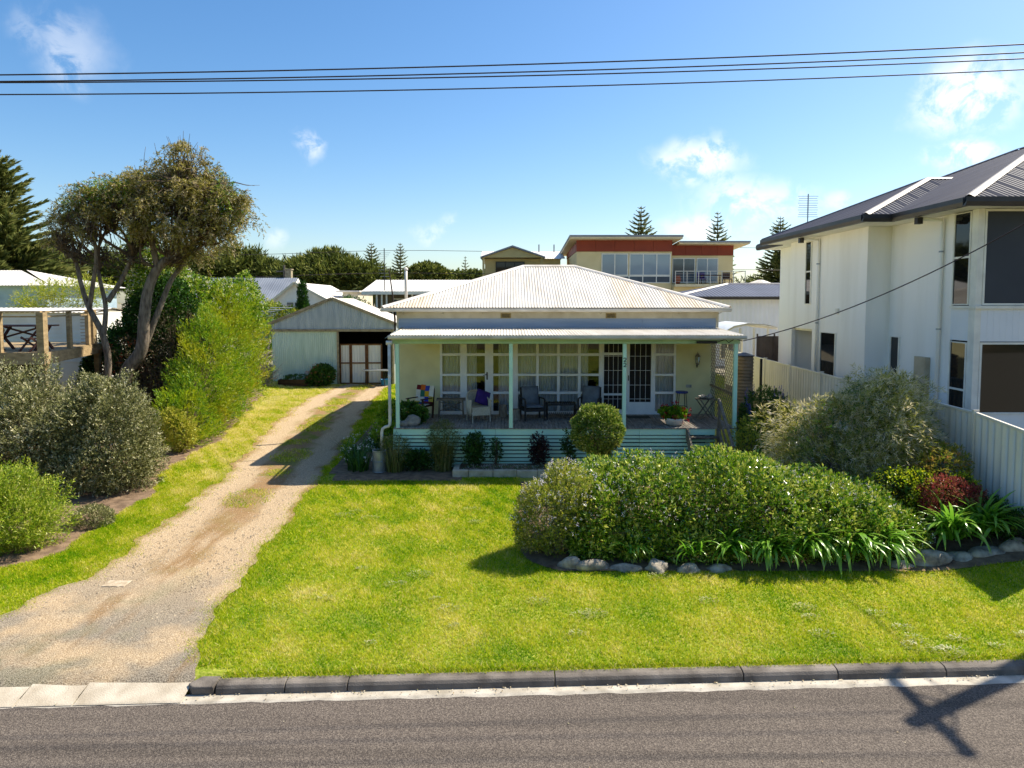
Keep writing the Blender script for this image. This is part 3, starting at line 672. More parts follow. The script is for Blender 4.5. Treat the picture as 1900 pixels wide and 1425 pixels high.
# windows and doors
ZR = [(1.57, 2.10), (2.18, 2.66), (2.73, 3.28), (3.36, 3.70)]
def curtain(x0, x1, z0, z1, par, y=FY + .16, seed=0):
    rr = random.Random(seed); n = max(10, int((x1 - x0) / .012)); V = []; Fc = []; T = []; ph = rr.random() * 6
    for i in range(n + 1):
        x = x0 + (x1 - x0) * i / n; yy = y + .022 * math.sin(x * 62 + ph + 1.5 * math.sin(x * 11)) + .012 * math.sin(x * 23 + ph)
        V += [(x, yy, z0), (x, yy, z1)]; t = .5 + .5 * math.sin(x * 62 + ph); T += [t, t]
    Fc = [(2 * i, 2 * i + 2, 2 * i + 3, 2 * i + 1) for i in range(n)]
    return npmesh('curtain', V, Fc, mCurt, par, tint=T, smooth=True)
def glazed(name, x0, x1, cols, par=COT, y0=FY - .03, y1=FY + .06, rows=ZR, zb=DZ, zt=3.725, mat=mWhite):
    """painted joinery: stiles and rails round a grid of panes"""
    mb = MB(); xe = [x0] + [v for c in cols for v in c] + [x1]
    for i in range(0, len(xe), 2): mb.box(xe[i], xe[i + 1], y0, y1, zb, zt)
    ze = [zb] + [v for r_ in rows for v in r_] + [zt]
    for c in cols:
        for i in range(0, len(ze), 2): mb.box(c[0], c[1], y0 + .006, y1 - .006, ze[i], ze[i + 1])
    f = mb.build(name, mat, par)
    for c in cols:
        for r_ in rows: MB().box(c[0] - .003, c[1] + .003, y0 + .035, y0 + .043, r_[0] - .003, r_[1] + .003).build('pane', mPane, f)
    return f
wA = glazed('window', -2.21, -1.525, [(-2.14, -1.59)]); curtain(-2.17, -1.55, 1.5, 3.72, wA, seed=1)
MB().box(-1.524, -1.465, FY - .028, FY + .06, DZ, 3.725).build('door_jamb', mWhite, COT)
d1 = glazed('french_door', -1.464, -.70, [(-1.385, -.83)]); curtain(-1.40, -1.09, 1.5, 3.72, d1, seed=2)
d2 = glazed('french_door', -.698, .058, [(-.577, -.06)]); curtain(-.42, 0, 1.5, 3.72, d2, seed=3)
hd = MB().tube([(-.765, FY - .03, 2.72), (-.765, FY - .075, 2.72), (-.88, FY - .08, 2.68)], .011, 6); hd.box(-.785, -.745, FY - .04, FY - .031, 2.55, 2.78); hd.build('handle', mBlack, d1)
wC = glazed('window', .06, 2.77, [(.18, .74), (.824, 1.385), (1.467, 2.02), (2.11, 2.67)]); curtain(.14, .82, 1.5, 3.72, wC, seed=4); curtain(.84, 2.06, 1.5, 3.72, wC, seed=5); curtain(2.08, 2.36, 1.5, 3.72, wC, seed=6)
def screen_door(x0, x1, c, transom):
    rows = [(1.85, 3.70)] if not transom else [(1.62, 2.06), (2.12, 3.30), (3.38, 3.70)]
    mb = MB(); f = MB()
    for a, b2 in ((x0, c[0]), (c[1], x1)): f.box(a, b2, FY - .04, FY + .05, DZ, 3.725)
    ze = [DZ] + [v for r_ in rows for v in r_] + [3.725]
    for i in range(0, len(ze), 2): f.box(c[0], c[1], FY - .034, FY + .044, ze[i], ze[i + 1])
    d = f.build('screen_door', mWhite, COT)
    MB().box(c[0], c[1], FY + .046, FY + .052, DZ + .05, 3.70).build('fly_screen', mScreen, d)
    for i in range(1, 4):
        x = c[0] + (c[1] - c[0]) * i / 4
        for r_ in rows: MB().tube([(x, FY - .012, r_[0]), (x, FY - .012, r_[1])], .0065, 5).build('bar', mWhite, d)
    for z in (1.95, 2.38, 2.83, 3.27): MB().tube([(c[0], FY - .019, z), (c[1], FY - .019, z)], .0065, 5).build('bar', mWhite, d)
    return d
screen_door(2.772, 3.47, (2.82, 3.40), True)
MB().box(3.471, 3.54, FY - .028, FY + .06, DZ, 3.725).build('door_jamb', mWhite, COT)
sd2 = screen_door(3.541, 4.345, (3.61, 4.27), False); MB().box(3.56, 3.585, FY - .075, FY - .041, 2.52, 2.68).build('handle', mBlack, sd2, bevel=.006)
wE = glazed('window', 4.346, 5.03, [(4.40, 4.96)]); curtain(4.36, 5.0, 1.5, 3.72, wE, seed=8)
MB().box(-2.25, 5.06, FY - .07, FY - .031, DZ - .02, DZ + .05).build('door_sill', mWhite, COT)
# wall lantern, meter plate
ln = MB().lathe([(.005, .36), (.02, .30), (.075, .22), (.085, .20)], (5.66, FY - .14, 3.06), 8).build('wall_lantern', mGreyT, COT)
MB().lathe([(.055, .0), (.07, .20)], (5.66, FY - .14, 3.06), 8).build('lantern_glass', mPane, ln)
for k in range(6):
    a = k * R(60); MB().bar((5.66 + .055 * math.cos(a), FY - .14 + .055 * math.sin(a), 3.06), (5.66 + .072 * math.cos(a), FY - .14 + .072 * math.sin(a), 3.26), .008, .008).build('lantern_rib', mGreyT, ln)
MB().lathe([(.01, -.06), (.05, -.03), (.06, 0.0)], (5.66, FY - .14, 3.06), 8).build('lantern_base', mGreyT, ln)
MB().tube([(5.66, FY, 3.0), (5.66, FY - .08, 2.93), (5.66, FY - .14, 3.0)], .012, 6).build('lantern_bracket', mBlack, ln)
MB().box(5.35, 5.52, FY - .02, FY - .001, 2.30, 2.39).build('wall_plate', mGalv, COT, bevel=.004)
# downpipe with swan neck, into a galvanised bin
dp = MB().tube([(-3.30, 18.93, 3.86), (-3.30, 18.93, 1.72), (-3.305, 18.93, 1.62), (-3.34, 18.925, 1.57), (-3.43, 18.92, 1.55), (-3.50, 18.91, 1.50), (-3.52, 18.905, 1.40), (-3.52, 18.90, .90)], .042, 10).build('downpipe', mGut, COT, smooth=True)
MB().tube([(-3.38, 18.94, 3.83), (-3.22, 18.94, 3.83)], .06, 10).build('rainhead', mGut, dp, smooth=True)
for z in (2.0, 2.9): MB().tube([(-3.30, 18.93, z), (-3.30, 18.93, z + .03)], .048, 10).build('pipe_clip', mGut, dp)
tag(MB().lathe([(.19, 0), (.195, .02), (.185, .04), (.18, .30), (.187, .31), (.18, .33), (.175, .56), (.185, .575), (.185, .60), (.165, .60), (.16, .3), (.15, .04)], (-3.56, 18.72, .36), 20).build('galvanised_bin', mGalv, smooth=False), 'dull grey galvanised bin under the white downpipe', 'bin')
# service line box under the gutter
MB().box(5.0, 5.55, 19.05, 19.12, 3.80, 3.87).build('cable_box', mBlack, COT, bevel=.01)
MB().tube([(5.55, 19.08, 3.84), (5.75, 19.0, 3.92), (5.82, 18.95, 3.83), (6.0, 19.0, 3.93), (6.2, 18.97, 3.88)], .012, 6).build('cable_loop', mBlack, COT)
# mast at the side of the verandah
tag(MB().tube([(-3.62, 21.9, 3.0), (-3.63, 21.9, 4.4), (-3.70, 21.9, 5.2), (-3.80, 21.9, 5.95)], [.03, .03, .022, .015], 8).build('mast', M('mast_rust', '#3b2c24', '#241a16', scale=8, rough=.8)), 'thin dark leaning mast at corner of the cottage', 'mast')

# ---------------------------------------------------------------- things on the verandah
mTeak = M('dark_brown_wood', '#4b2d20', '#2e1a13', scale=8, rough=.55)
mWick = M('pale_wicker', '#d6cdb9', '#a99c84', scale=40, rough=.8, bump=.6, bscale=120)
mRatt = M('black_rattan', '#2b2726', '#171414', scale=40, rough=.55, bump=.5, bscale=130)
mCushG = M('grey_cushion', '#69727d', '#565e68', scale=6, rough=.95)
mPurp = M('purple_cushion', '#3d2276', '#2b1757', scale=6, rough=.9)
def pad(mb, c, sx, sy, sz, n=6):
    """soft rectangular cushion"""
    k = len(mb.v)
    for i in range(n + 1):
        for j in range(n + 1):
            u, v = 2 * i / n - 1, 2 * j / n - 1; h = (1 - abs(u) ** 4) * (1 - abs(v) ** 4)
            mb.v.append((c[0] + u * sx / 2, c[1] + v * sy / 2, c[2] + sz / 2 * (.35 + .65 * h)))
    q = (n + 1) ** 2
    for i in range(q): x, y, z = mb.v[k + i]; mb.v.append((x, y, 2 * c[2] - z))
    for i in range(n):
        for j in range(n):
            a = k + i * (n + 1) + j; mb.f.append((a, a + n + 1, a + n + 2, a + 1)); mb.f.append((a + q, a + q + 1, a + q + n + 2, a + q + n + 1))
    for i in range(n):
        for (a, b2) in ((k + i, k + i + 1), (k + n * (n + 1) + i + 1, k + n * (n + 1) + i), (k + (i + 1) * (n + 1), k + i * (n + 1)), (k + i * (n + 1) + n, k + (i + 1) * (n + 1) + n)):
            mb.f.append((a, b2, b2 + q, a + q))
    return mb
# timber armchair under a patchwork blanket
ac = thing('armchair', 'dark wooden armchair draped with patchwork blanket', 'chair', (-2.72, 20.75, DZ), R(-28), local=True)
for x in (-.26, .26):
    MB().bar((x, -.24, 0), (x, -.24, .60), .045, .045).build('leg', mTeak, ac); MB().bar((x, .26, 0), (x, .34, .88), .045, .045).build('leg', mTeak, ac)
    MB().bar((x, -.32, .61), (x, .30, .60), .06, .03).build('armrest', mTeak, ac, bevel=.008)
MB().box(-.25, .25, -.25, .28, .36, .42).build('seat', mTeak, ac); MB().prism([(-.27, .27, .42), (.27, .27, .42), (.25, .36, .92), (-.25, .36, .92)], (0, .035, 0)).build('backrest', mTeak, ac)
bk = thing('patchwork_blanket', 'knitted patchwork blanket of red, yellow, green, blue and white squares over armchair', 'blanket', (-2.72, 20.75, DZ), R(-28), local=True)
pc = ['#6d1a1c', '#d9a520', '#2a7a4a', '#d8d2c0', '#2d3fb0', '#d0651f', '#e4dfce', '#8a2030', '#2f6f58', '#c9b24a', '#33409c', '#d9d3c4']
prof = [(.31, .95), (.265, .80), (.235, .62), (.21, .47), (.04, .445), (-.14, .44), (-.27, .43), (-.30, .32), (-.31, .20)]
for j in range(len(prof) - 1):
    for i in range(4):
        xa, xb = -.31 + .155 * i, -.31 + .155 * (i + 1); (ya, za), (yb, zb) = prof[j], prof[j + 1]
        dz = .02 * math.sin(i * 2 + j); MB().prism([(xa, ya, za + dz), (xb, ya, za + dz * .5), (xb, yb, zb + dz * .5), (xa, yb, zb + dz)], (0, -.012, .012)).build('patch', M('wool_%d_%d' % (i, j), pc[(i * 5 + j * 3) % 12], rough=.95), bk)
# rustic side table
rt = thing('rustic_table', 'weathered rustic timber table with crossed braces on deck', 'table', (-1.82, 20.95, DZ), R(3), local=True)
for j in range(3): MB().box(-.43, .43, -.22 + .15 * j, -.075 + .15 * j, .53, .565).build('plank', mGreyT, rt)
for x in (-.34, .34):
    for y in (-.17, .18): MB().bar((x * 1.08, y, 0), (x, y, .53), .045, .045).build('leg', mGreyT, rt)
MB().bar((-.35, -.19, .22), (.35, -.19, .50), .035, .025).build('brace', mGreyT, rt); MB().bar((.35, -.165, .22), (-.35, -.165, .50), .035, .025).build('brace', mGreyT, rt)
# wicker chair and cushion
wc = thing('wicker_chair', 'cream wicker armchair on deck beside french doors', 'chair', (-.98, 20.35, DZ), R(22), local=True)
for x, y in ((-.25, -.26), (.25, -.26), (-.24, .25), (.24, .25)): MB().tube([(x * 1.08, y * 1.08, 0), (x, y, .42)], .016, 8).build('leg', mWick, wc)
MB().box(-.27, .27, -.28, .27, .38, .43).build('seat', mWick, wc, bevel=.015)
for y in (-.285,): MB().box(-.27, .27, y, y + .02, .20, .38).build('apron', mWick, wc)
bkp = []; Fc = []
for i in range(13):
    a = R(-200 + 220 * i / 12 * 1.0); x = .30 * math.cos(a); y = .05 - .30 * math.sin(a) if math.sin(a) < 0 else .05 - .02; hh = .62 + .24 * max(0, -math.sin(a)) ** .8
    yo = .05 + .26 * max(0, -math.sin(a)) - .28 * max(0, math.sin(a) * 3)
    bkp += [(x, yo, .20), (x * 1.05, yo * 1.15, hh)]
MB_b = MB(); MB_b.v = bkp; MB_b.f = [(2 * i, 2 * i + 2, 2 * i + 3, 2 * i + 1) for i in range(12)]
ob = MB_b.build('backrest', mWick, wc, smooth=True); md = ob.modifiers.new('thick', 'SOLIDIFY'); md.thickness = .025
MB().tube([bkp[2 * i + 1] for i in range(13)], .022, 6).build('rim', mWick, wc, smooth=True)
cu = pad(MB(), (0, 0, 0), .42, .42, .13).build('scatter_cushion', mPurp, smooth=True); cu.location = (-.86, 20.52, DZ + .66); cu.rotation_euler = (R(68), R(22), R(20)); tag(cu, 'purple scatter cushion leaning in the cream wicker chair', 'cushion')
# log stumps
mLog = M('sawn_log', '#a89a86', '#75685a', scale=9, rough=.9, bump=.4, stretch=(3, 3, .6))
for (x, y, r_, h, lab) in ((-.27, 21.05, .125, .36, 'taller sawn log stump standing against french door'), (.09, 20.6, .16, .30, 'short wide log stump behind the mint verandah post')):
    tag(MB().lathe([(r_ * 1.05, 0), (r_, .05), (r_ * .97, h - .01), (r_ * .94, h)], (x, y, DZ), 16).build('log_stump', mLog, smooth=False), lab, 'stump')
# black rattan armchairs with grey cushions and slatted table
def rattan(loc, rz, lab):
    t = thing('rattan_chair', lab, 'chair', loc, rz, group='black rattan armchairs', local=True)
    for x in (-.29, .29):
        MB().bar((x, -.27, 0), (x, -.27, .60), .045, .045).build('leg', mRatt, t); MB().bar((x, .25, 0), (x, .30, .58), .045, .045).build('leg', mRatt, t)
        MB().tube([(x, -.27, .58), (x, -.25, .62), (x, -.15, .635), (x, .24, .62), (x, .30, .60)], .022, 8).build('armrest', mRatt, t, smooth=True)
    MB().box(-.29, .29, -.28, .27, .27, .36).build('seat', mRatt, t, bevel=.01); MB().prism([(-.29, .25, .34), (.29, .25, .34), (.28, .38, .92), (-.28, .38, .92)], (0, .04, 0)).build('backrest', mRatt, t)
    pad(MB(), (0, -.02, .41), .52, .52, .10).build('seat_cushion', mCushG, t, smooth=True)
    b_ = pad(MB(), (0, 0, 0), .50, .54, .13).build('back_cushion', mCushG, t, smooth=True); b_.location = (0, .24, .69); b_.rotation_euler = (R(77), 0, 0)
    return t
rattan((.60, 20.55, DZ), R(14), 'black rattan armchair with grey cushions beside log stumps')
rattan((2.28, 20.60, DZ), R(-16), 'black rattan armchair with grey cushions near the screen doors')
st = thing('slatted_table', 'low black slatted table between two black rattan chairs', 'table', (1.45, 20.75, DZ), 0, local=True)
for i in range(14): MB().box(-.42 + .061 * i, -.42 + .061 * i + .035, -.24, .24, .46, .485).build('slat', mRatt, st)
for y in (-.24, .24): MB().box(-.44, .44, y - .02, y + .02, .42, .459).build('apron', mRatt, st)
for i in range(14): MB().box(-.40 + .059 * i, -.40 + .059 * i + .03, -.22, .22, .13, .15).build('slat', mRatt, st)
for x in (-.42, .42):
    for y in (-.22, .22): MB().bar((x, y, 0), (x, y, .459), .04, .04).build('leg', mRatt, st)
tag(MB().box(3.45, 4.12, 20.75, 21.15, DZ + .006, DZ + .022).build('doormat', M('mat_coir', '#4d5148', '#363a33', scale=30, rough=.95), bevel=.006), 'dark doormat lying in front of the screen door', 'doormat')
# blue stool
so = thing('bar_stool', 'tall thin-legged stool with blue seat against cream wall', 'stool', (5.13, 21.2, DZ), 0, local=True)
MB().lathe([(.17, .70), (.185, .72), (.18, .755), (.12, .765)], (0, 0, 0), 18).build('seat', M('blue_vinyl', '#27408f', '#1c2f70', rough=.45), so, smooth=True)
for k in range(4):
    a = R(45 + 90 * k); MB().tube([(.22 * math.cos(a), .22 * math.sin(a), 0), (.14 * math.cos(a), .14 * math.sin(a), .71)], .012, 6).build('leg', mBlack, so)
MB().tube([(.185 * math.cos(R(45 + 90 * k)), .185 * math.sin(R(45 + 90 * k)), .30) for k in range(5)], .008, 6).build('footrest', mBlack, so)
# folding table with bowls
ft = thing('folding_table', 'small weathered folding table by the lattice screen', 'table', (5.72, 20.7, DZ), R(10), local=True)
for j in range(4): MB().box(-.26, .26, -.20 + .1 * j, -.11 + .1 * j, .585, .605).build('slat', mGreyT, ft)
for y in (-.15, .17):
    MB().bar((-.22, y, 0), (.22, y, .585), .04, .025).build('leg', mGreyT, ft); MB().bar((.22, y + .03, 0), (-.22, y + .03, .585), .04, .025).build('leg', mGreyT, ft)
mShell = M('grey_shell', '#b9b4ac', '#7f7a74', scale=14, rough=.6)
tag(MB().lathe([(.04, 0), (.10, .03), (.15, .08), (.14, .085), (.09, .04)], (5.62, 20.66, DZ + .605), 16).build('bowl', mShell, smooth=True), 'grey bowl standing on small folding table', 'bowl')
for i, (x, y, r_) in enumerate(((5.62, 20.66, .07), (5.80, 20.62, .08), (5.86, 20.76, .09))):
    o = lump('shell', (x, y, DZ + (.70 if i == 0 else .655)), (r_, r_ * .8, r_ * .65), mShell, seed=i + 30, amp=.5); tag(o, ['pale shell heaped in the grey bowl', 'grey shell on folding table beside bowl', 'large grey shell at edge of folding table'][i], 'shell')
# stones on the deck
mStone = M('grey_boulder', '#a59d92', '#69635c', scale=4, rough=.9, bump=.6, bscale=25)
tag(lump('boulder', (-2.78, 19.55, DZ + .13), (.24, .17, .17), mStone, seed=3, amp=.35, flat=.2), 'grey boulder sitting at the deck edge by verandah post', 'rock')
tag(lump('boulder', (-3.0, 19.42, DZ + .06), (.13, .11, .08), mStone, seed=9, amp=.35, flat=.2), 'small flat stone next to the boulder on deck', 'rock')

# ---------------------------------------------------------------- shed at the end of the drive
mIron = M('galvanised_iron', '#b9c0c2', '#98a2aa', scale=2.0, rough=.5, metal=.15, rnd=.05, stretch=(2, 2, .4))
mMintIron = M('mint_iron', '#cfdfd0', '#b9cdbd', scale=1.8, rough=.6, rnd=.04, stretch=(3, 1, .5))
mBarge = M('barge_timber', '#a89a7c', '#7d7058', scale=6, rough=.85)
mBrown = M('brown_door_frame', '#7a5230', '#5d3d22', scale=6, rough=.7)
mPanel = M('white_door_sheet', '#e8e6e0', '#cfccc4', scale=2, rough=.7, stretch=(6, 1, .3))
SY = 36.0; SZ = .70
SH = thing('shed', 'corrugated iron gable shed with mint front wall at end of drive', 'shed', (-9.15, SY, SZ))
rl = lambda x: 3.86 + 1.26 * (1 - abs(x + 9.15) / 3.15)
corr_run('gable_sheet', (-12.25, SY, 0), (1, 0, 0), (0, 0, 1), 6.2, .76, 3.56, lambda u: rl(-12.25 + u) - .03, mIron, SH, pitch=.10, amp=.012)
corr_run('wall_sheet', (-12.25, SY + .02, 0), (1, 0, 0), (0, 0, 1), 3.38, .76, SZ, 3.45, mMintIron, SH, pitch=.10, amp=.012)
MB().box(-12.35, -5.98, SY - .06, SY + .04, 3.44, 3.565).build('lintel_beam', mBarge, SH)
for s in (-1, 1):
    MB().bar((-9.15, SY - .07, 5.13), (-9.15 + s * 3.28, SY - .07, 3.82), .04, .14).build('bargeboard', mBarge, SH)
    p = math.atan(1.26 / 3.15); U = (0, s, 0); o = (-9.15 + s * 3.25, SY - .1 if s > 0 else SY + 4.9, 3.84)
    corr_run('roof_sheet', o, U, (-s * math.cos(p), 0, math.sin(p)), 5.0, .76, 0.0, 3.52, mCap, SH, per=4)
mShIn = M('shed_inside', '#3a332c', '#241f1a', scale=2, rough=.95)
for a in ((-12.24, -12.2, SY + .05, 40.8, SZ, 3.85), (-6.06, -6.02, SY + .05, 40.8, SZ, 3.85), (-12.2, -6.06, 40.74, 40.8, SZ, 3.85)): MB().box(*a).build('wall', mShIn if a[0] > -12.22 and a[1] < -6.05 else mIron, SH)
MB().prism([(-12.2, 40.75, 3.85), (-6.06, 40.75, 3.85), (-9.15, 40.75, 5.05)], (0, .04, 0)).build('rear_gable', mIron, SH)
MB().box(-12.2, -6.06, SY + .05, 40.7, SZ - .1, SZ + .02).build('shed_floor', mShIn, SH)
for x in (-8.90, -6.10): MB().box(x - .05, x + .05, SY - .03, SY + .06, SZ, 3.44).build('door_post', mBarge, SH)
for i, (a, c) in enumerate(((-8.84, -8.30), (-8.29, -7.48), (-7.47, -6.68))):
    w = .075 if i else .06; yo = SY + .16 + .03 * i; mb = MB()
    for (q, r_) in ((a, a + w), (c - w, c)): mb.box(q, r_, yo, yo + .05, SZ + .03, 2.80)
    for z in (SZ + .03, 1.78, 2.73): mb.box(a + w, c - w, yo + .002, yo + .048, z, z + .07)
    d = mb.build('shed_door', mBrown, SH)
    for z0, z1 in ((SZ + .10, 1.78), (1.85, 2.73)):
        n = 40; V = []; 
        for k in range(n + 1): x = a + w + (c - a - 2 * w) * k / n; yy = yo + .03 + .008 * math.sin(x * 40 + i); V += [(x, yy, z0), (x, yy, z1)]
        npmesh('door_panel', V, [(2 * k, 2 * k + 2, 2 * k + 3, 2 * k + 1) for k in range(n)], mPanel, d, smooth=True)
tt = thing('trestle_table', 'grey-topped trestle table with thin dark legs at shed doorway', 'table', (-6.85, 35.35, SZ), 0, local=True)
MB().box(-.65, .65, -.33, .33, .80, .84).build('tabletop', mGalv, tt)
for x in (-.5, .5):
    for y in (-.25, .25): MB().bar((x, y, 0), (x * .85, y, .80), .03, .03).build('leg', mBlack, tt)
tub = MB().lathe([(.17, 0), (.20, .02), (.235, .34), (.25, .35), (.22, .345), (.185, .03)], (-6.42, 35.55, SZ), 16).build('tub', M('blue_plastic', '#2f7fb5', '#276a99', rough=.4), smooth=True); tag(tub, 'blue plastic tub on ground under trestle table', 'tub')
pl = thing('log_planter', 'long dark timber planter box beside geranium at shed wall', 'planter', (-10.85, 35.3, SZ))
for j in range(3): MB().box(-11.7, -10.0, 35.08, 35.13, SZ + .02 + .12 * j, SZ + .13 + .12 * j).build('plank', mTeak, pl)
for x in (-11.7, -10.04): MB().box(x, x + .04, 35.13, 35.6, SZ + .02, SZ + .37).build('end_board', mTeak, pl)
MB().box(-11.66, -10.04, 35.13, 35.58, SZ + .02, SZ + .33).build('potting_soil', mSoil, pl)

# ---------------------------------------------------------------- white sheet-metal fence on concrete sleepers
mFence = M('white_fence_steel', '#e6dfd0', '#d8d0c0', scale=1.2, rough=.5, rnd=.02)
mSleep = M('concrete_sleeper', '#8f8779', '#6a6358', scale=4, rough=.9, bump=.4, rnd=.06)
FN = thing('boundary_fence', 'white ribbed steel fence between the cottage and two-storey house', 'fence', (9.5, 20, .9))
RW = thing('retaining_wall', 'low retaining wall of concrete sleepers under white fence', 'retaining wall', (9.5, 20, .4))
def ftop(y): return lerp_tab([(11.9, 2.46), (14.35, 2.67), (16.75, 2.70), (28.75, 2.83), (31.2, 2.85)], y)
fy = [11.95 + 2.4 * i for i in range(9)]
def fsheet(y0, y1, z0, zt, par):
    """ribbed panel: flat pans with raised square ribs"""
    V = []; n = 4; w = (y1 - y0); pr = []
    for k in range(n):
        b0 = y0 + w * k / n; s = w / n
        pr += [(b0, 0), (b0 + s * .55, 0), (b0 + s * .62, .022), (b0 + s * .93, .022), (b0 + s, 0)]
    for (y, h) in pr: V += [(9.49 - h, y, z0), (9.49 - h, y, zt(y))]
    npmesh('infill_sheet', V, [(2 * i, 2 * i + 1, 2 * i + 3, 2 * i + 2) for i in range(len(pr) - 1)], mFence, par)
for a, c in zip(fy, fy[1:]):
    bz = lambda y: ftop(y) - 1.50
    for k in range(3): fsheet(a + .03 + .78 * k, a + .03 + .78 * (k + 1), bz(a) + .05, lambda y: ftop(y) - .03, FN)
    MB().bar((9.49, a + .02, ftop(a) - .02), (9.49, c - .02, ftop(c) - .02), .06, .05).build('top_rail', mFence, FN, bevel=.006); MB().bar((9.49, a + .02, bz(a) + .03), (9.49, c - .02, bz(a) + .03), .06, .05).build('bottom_rail', mFence, FN)
    zt_ = bz(a); k = 0
    while zt_ - .2 * k > .15: MB().box(9.47, 9.54, a + .04, c - .04, zt_ - .2 * (k + 1) + .004, zt_ - .2 * k - .004).build('sleeper', mSleep, RW); k += 1
for y in fy: p = MB().box(9.44, 9.54, y - .035, y + .035, .3, ftop(y) + .03).build('fence_post', mFence, FN); MB().box(9.43, 9.55, y - .045, y + .045, ftop(y) + .031, ftop(y) + .05).build('post_cap', mFence, p)

# ---------------------------------------------------------------- two-storey neighbour
mRend = M('cream_white_render', '#f4f1ea', '#dfdbd0', scale=1.0, rough=.8, stretch=(1.5, 1.5, .22), lo=.48, hi=.85, bump=.08, bscale=60)
mClad = M('pale_grey_cladding', '#e6e8e8', '#dcdfe0', scale=1.0, rough=.7)
mChar = M('charcoal_roof_iron', '#4a4547', '#38343a', scale=1.0, rough=.45, spec=.5, rnd=.04, stretch=(.4, 2, 1))
mCharG = M('charcoal_gutter', '#3a3634', '#2b2826', scale=2, rough=.4)
mSoff = M('white_soffit', '#ece8da', rough=.7)
mDarkGlass = M('dark_window_glass', '#15171a', '#0e1012', scale=1, rough=.03, spec=.45)
mMesh = M('grey_blind_mesh', '#3e4248', '#34383e', scale=.6, rough=.6, spec=.3)
NH = thing('two_storey_house', 'large rendered cream two-storey house with charcoal hipped iron roof', 'house', (14, 20, .9))
NZ = .95; TZ = 7.14
def nb(name, *a, m=mRend, par=None): return MB().box(*a).build(name, m, par or NH)
# wing
nb('wall', 10.46, 10.60, 20.9, 24.6, NZ, TZ); nb('wall', 10.46, 10.60, 24.6, 26.4, 3.98, TZ); nb('wall', 10.46, 10.60, 26.4, 26.65, NZ, TZ)
nb('wall', 10.601, 11.3, 20.9, 21.04, NZ, TZ); nb('wall', 10.601, 18, 26.5, 26.65, NZ, TZ)
nb('alcove_wall', 11.5, 11.6, 24.4, 26.45, NZ, 3.98, m=mClad); nb('alcove_wall', 10.601, 11.5, 24.5, 24.6, NZ, 3.98); nb('alcove_ceiling', 10.601, 11.5, 24.6, 26.4, 3.9, 3.975, m=mSoff)
MB().box(10.9, 11.3, 24.9, 25.4, NZ, 2.55).build('red_cabinet', M('red_paint', '#a3231c', rough=.4), NH)
# main block
nb('wall', 11.15, 11.30, 17.95, 20.899, NZ, TZ); nb('wall', 11.301, 22.5, 29.5, 29.65, NZ, TZ); nb('wall', 11.15, 11.30, 26.651, 29.5, NZ, TZ); nb('wall', 22.5, 22.65, 17.0, 29.65, NZ, TZ)
nb('wall', 11.15, 11.30, 17.0, 17.949, NZ, 2.2); nb('wall', 11.301, 22.5, 17.0, 17.15, NZ, 2.2)
nb('corner_pillar', 11.12, 11.27, 16.98, 17.22, 2.2, TZ, m=mSoff)
# cladding band with grooves
for i in range(6): nb('cladding_board', 11.145, 11.25, 17.225 + .121 * i, 17.225 + .121 * i + .118, 3.97, 4.76, m=mClad)
for i in range(70): nb('cladding_board', 11.275 + .155 * i, 11.275 + .155 * i + .152, 16.99, 17.1, 3.97, 4.76, m=mClad)
nb('sill_band', 11.10, 22.3, 16.93, 16.989, 4.76, 4.83, m=mSoff); nb('sill_band', 11.09, 11.149, 16.99, 17.95, 4.76, 4.83, m=mSoff)
def side_win(x, y0, y1, zs, f=.05, gm=mDarkGlass):
    fr = MB()
    for a, c in ((y0, y0 + f), (y1 - f, y1)): fr.box(x - .035, x + .02, a, c, zs[0], zs[-1])
    for z in zs: fr.box(x - .033, x + .018, y0 + f, y1 - f, max(zs[0], z - f / 2 if z not in (zs[0],) else z), z + f / 2 if z != zs[-1] else z)
    w = fr.build('window', mSoff, NH)
    for a, c in zip(zs, zs[1:]): MB().box(x - .012, x - .004, y0 + f - .004, y1 - f + .004, a, c).build('pane', gm, w)
    return w
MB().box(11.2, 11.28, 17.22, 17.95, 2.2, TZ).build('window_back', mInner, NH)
side_win(11.15, 17.24, 17.93, [4.85, 6.02, 7.12]); side_win(11.15, 17.24, 17.93, [2.2, 2.75, 3.93])
side_win(10.46, 24.75, 25.25, [4.85, 6.0, 7.05]); side_win(11.15, 20.25, 20.75, [2.1, 3.93]); side_win(10.46, 22.75, 23.9, [1.6, 3.93])
def front_win(x0, x1, z0, z1, gm):
    fr = MB()
    for a, c in ((x0, x0 + .05), (x1 - .05, x1)): fr.box(a, c, 16.97, 17.04, z0, z1)
    for a, c in ((z0, z0 + .05), (z1 - .05, z1)): fr.box(x0 + .05, x1 - .05, 16.972, 17.038, a, c)
    w = fr.build('window', mSoff, NH); MB().box(x0 + .05, x1 - .05, 17.0, 17.01, z0 + .05, z1 - .05).build('pane', gm, w)
front_win(11.275, 14.8, 4.84, 7.13, mMesh); front_win(14.85, 18.2, 4.84, 7.13, mMesh); front_win(11.275, 14.8, 2.2, 3.95, mDarkGlass); front_win(14.85, 18.2, 2.2, 3.95, mDarkGlass)
nb('wall', 18.25, 22.5, 17.0, 17.15, 2.2, 7.14)
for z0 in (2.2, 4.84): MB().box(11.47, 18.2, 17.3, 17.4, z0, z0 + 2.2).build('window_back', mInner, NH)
mHipC = M('stone_capping', '#b9b0a4', '#a39a8e', scale=2, rough=.5)
